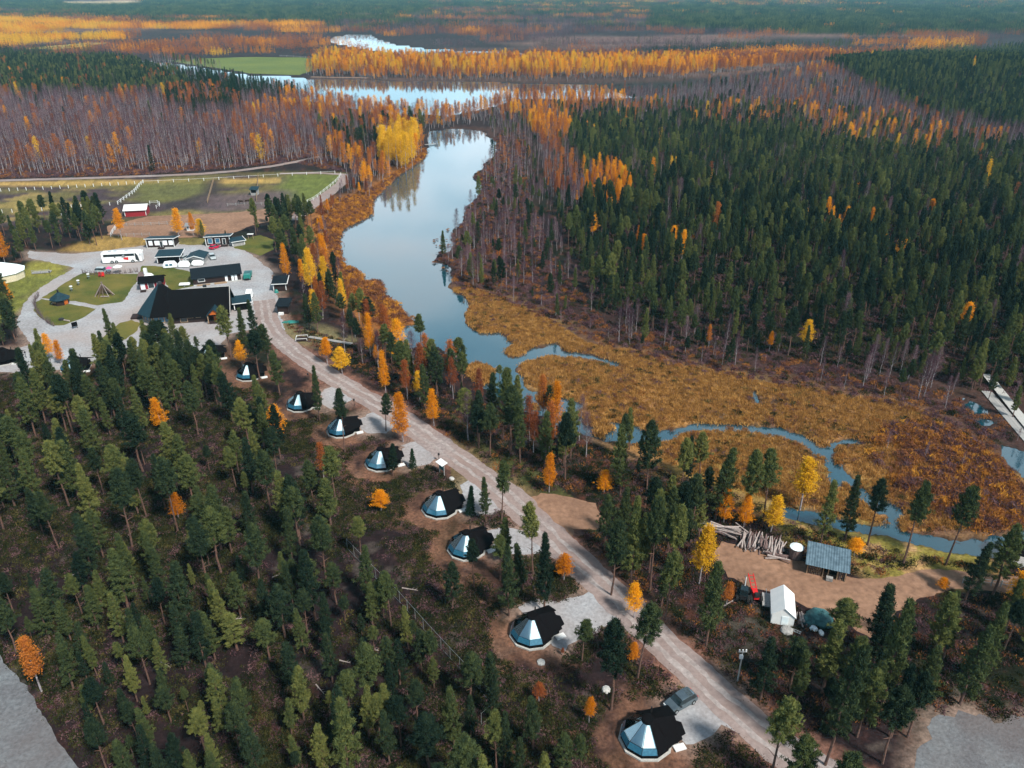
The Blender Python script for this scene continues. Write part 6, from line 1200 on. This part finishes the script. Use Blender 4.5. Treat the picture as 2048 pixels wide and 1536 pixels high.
for a, r_ in ((-.8, .62), (.9, .42)):
    for b in (-.75, .75): wheel(t, a, b, r_, .32)
x, y = P(1508, 1196); t = thing('red_tractor', 'red tractor with twin loader rails pointing up the yard', 'tractor', (x, y), R(88)); q = MB(); q.box((-.2, 0, .95), (1.7, .7, .6)); q.build('body', M['red'], t); q = MB(); q.box((-.9, 0, 1.4), (.6, .7, .5), 0, .8); q.build('seat', M['dark'], t)
for b in (-.35, .35): q = MB(); q.tube((.3, b, 1.1), (3.0, b, 1.8), .08, n=5); q.build('loader_rail', M['red'], t)
for i in range(4): q = MB(); q.tube((.9+i*.6, -.35, 1.27+i*.155), (.9+i*.6, .35, 1.27+i*.155), .05, n=5); q.build('crossbar', M['red'], t)
for a, r_ in ((-.8, .55), (.7, .38)):
    for b in (-.7, .7): wheel(t, a, b, r_, .3)
x, y = P(1532, 1206); t = thing('low_trailer', 'grey low trailer between the red tractor and the white tent', 'trailer', (x, y), R(75)); q = MB(); q.box((0, 0, .6), (2.6, 1.2, .2)); q.build('bed', M['greywood'], t); q = MB(); q.tube((1.3, 0, .55), (2.4, 0, .5), .06, n=5); q.build('drawbar', M['metal'], t)
for b in (-.62, .62): wheel(t, -.2, b, .3, .18)
x, y = P(1583, 1262); t = thing('ladder', 'pale ladder lying on the dark ground below the tent', 'ladder', (x, y), R(-35))
for b in (-.2, .2): q = MB(); q.box((0, b, .3), (2.4, .07, .07)); q.build('rail', M['metal'], t)
for i in range(7): q = MB(); q.box((-1.05+.35*i, 0, .3), (.05, .36, .05)); q.build('rung', M['metal'], t)
# power pole, lamps, notice board, horses, fallen stems
x, y = P(1475, 1362); t = thing('power_pole', 'slim grey power pole with white insulators right of the road', 'pole', (x, y)); H_ = height_for(1475, 1362, 1300); q = MB(); q.tube((0, 0, 0), (0, 0, H_), .11, .08, 8); q.build('pole', M['greywood'], t); q = MB(); q.box((0, 0, H_-.3), (1.0, .1, .1)); q.build('crossarm', M['greywood'], t)
for a in (-.4, 0, .4): q = MB(); q.tube((a, 0, H_-.25), (a, 0, H_+.05), .09, n=6); q.build('insulator', M['white'], t)
q = MB(); q.box((-.15, -.2, H_-.9), (.4, .3, .5)); q.build('transformer', M['white'], t)
x, y = P(884, 948); t = thing('notice_board', 'notice board with a small white roof beside the road', 'notice board', (x, y), R(-50))
for a in (-.7, .7): q = MB(); q.box((a, 0, 1.2), (.12, .12, 2.4)); q.build('post', M['greywood'], t)
q = MB(); q.box((0, 0, 1.5), (1.3, .08, 1.2)); q.build('board', M['tealtarp'], t); q = MB(); q.slab([(-1.0, -.6, 2.3), (1.0, -.6, 2.3), (1.0, .6, 2.55), (-1.0, .6, 2.55)], .07); q.build('roof', M['white'], t)
t = thing('feeding_table', 'white-topped feeding table behind the right office cabin', 'table', P(502,478)+(0,), R(5)); q = MB(); q.box((0, 0, 1.7), (2.0, 1.0, .1)); q.build('top', M['white'], t)
for a in (-.8, .8): q = MB(); q.box((a, 0, .83), (.12, .12, 1.65)); q.build('leg', M['wood'], t)
for (u_, v_), lb in (((53,716), 'near the left end of the yard'), ((226,724), 'below the grass island'), ((617,760), 'left of the road above the first spurs'), ((709,812), 'beside the sixth gravel spur from the front'), ((878,922), 'next to the notice board'), ((1067,1190), 'at the clearing edge by the pines'), ((101,553), 'by the ramp to the pale tent')):
    x, y = P(u_, v_); t = thing('garden_lamp', 'small black path lamp '+lb, 'lamp', (x, y), 0, 'black path lamps'); q = MB(); q.tube((0, 0, 0), (0, 0, 1.3), .05, n=6); q.build('post', M['dark'], t); q = MB(); q.tube((0, 0, 1.3), (0, 0, 1.65), .2, .16, 8); q.build('lamp_head', M['dark'], t)
def horse2(label, u_, v_, rz):
    x, y = P(u_, v_); t = thing('horse', label, 'horse', (x, y), rz, 'dark horses in the paddock'); m = MB()
    el = lambda x_, z, ry, rz_, y0=0: [(x_, y0+ry*math.cos(R(45*i)), z+rz_*math.sin(R(45*i))) for i in range(8)]
    m.loft([el(-.95, 1.2, .08, .10), el(-.8, 1.2, .24, .28), (el(-.4, 1.18, .30, .34)), el(.1, 1.12, .30, .33), el(.55, 1.18, .27, .36), el(.8, 1.25, .17, .28), el(1.15, 1.0, .10, .17), el(1.4, .62, .10, .12), el(1.55, .38, .05, .07)])
    for x_, y_ in ((.55, -.16), (.45, .16), (-.6, -.16), (-.7, .16)):
        k = -.06 if x_ < 0 else .03; m.tube((x_, y_, 1.0), (x_+k, y_, .5), .12, .06, 6); m.tube((x_+k, y_, .5), (x_, y_, 0), .06, .055, 6)
    m.build('body', M['horse'], t, smooth=True); q = MB(); q.tube((-.92, 0, 1.25), (-1.05, 0, .5), .07, .03, 5); q.build('tail', M['black'], t); q = MB(); q.box((.9, 0, 1.45), (.5, .05, .22)); q.build('mane', M['black'], t)
horse2('dark brown horse grazing below the shelter, left of two', 482, 408, R(175)); horse2('dark brown horse grazing below the shelter, right of two', 496, 407, R(10))
rg = np.random.default_rng(77)
for i, (u_, v_, L_) in enumerate([(560,1150,2.4),(470,1240,2.0),(330,1330,2.2),(690,1325,1.6),(745,1300,1.8),(505,1060,2.2),(150,1150,2.6),(640,1380,2.0),(820,1180,2.4),(1470,1200,4.6),(240,1240,1.8),(420,1080,2.0)]):
    x, y = P(u_, v_); q = MB(); q.tube((-L_/2, 0, .12), (L_/2, 0, .22), .09, .04, 6)
    for k in (-.2, .1, .3): q.tube((L_*k, 0, .15), (L_*k+.3, .35*(1 if k > 0 else -1), .3), .03, .01, 4)
    o = q.build('fallen_log', M['logpale']); o.location = (x, y, 0); o.rotation_euler = (0, 0, R(rg.uniform(-60, 60))); j = int(np.argmin(np.hypot(LA[:,0]-x, LA[:,1]-y)))
    setp(o, 'pale fallen stem lying near %s, %s' % (LAND[j][2], ['thin', 'longer', 'short', 'forked', 'bleached', 'slanting', 'weathered', 'broken', 'grey', 'longest of all', 'small', 'crooked'][i]), 'fallen log', 'fallen stems on the forest floor')
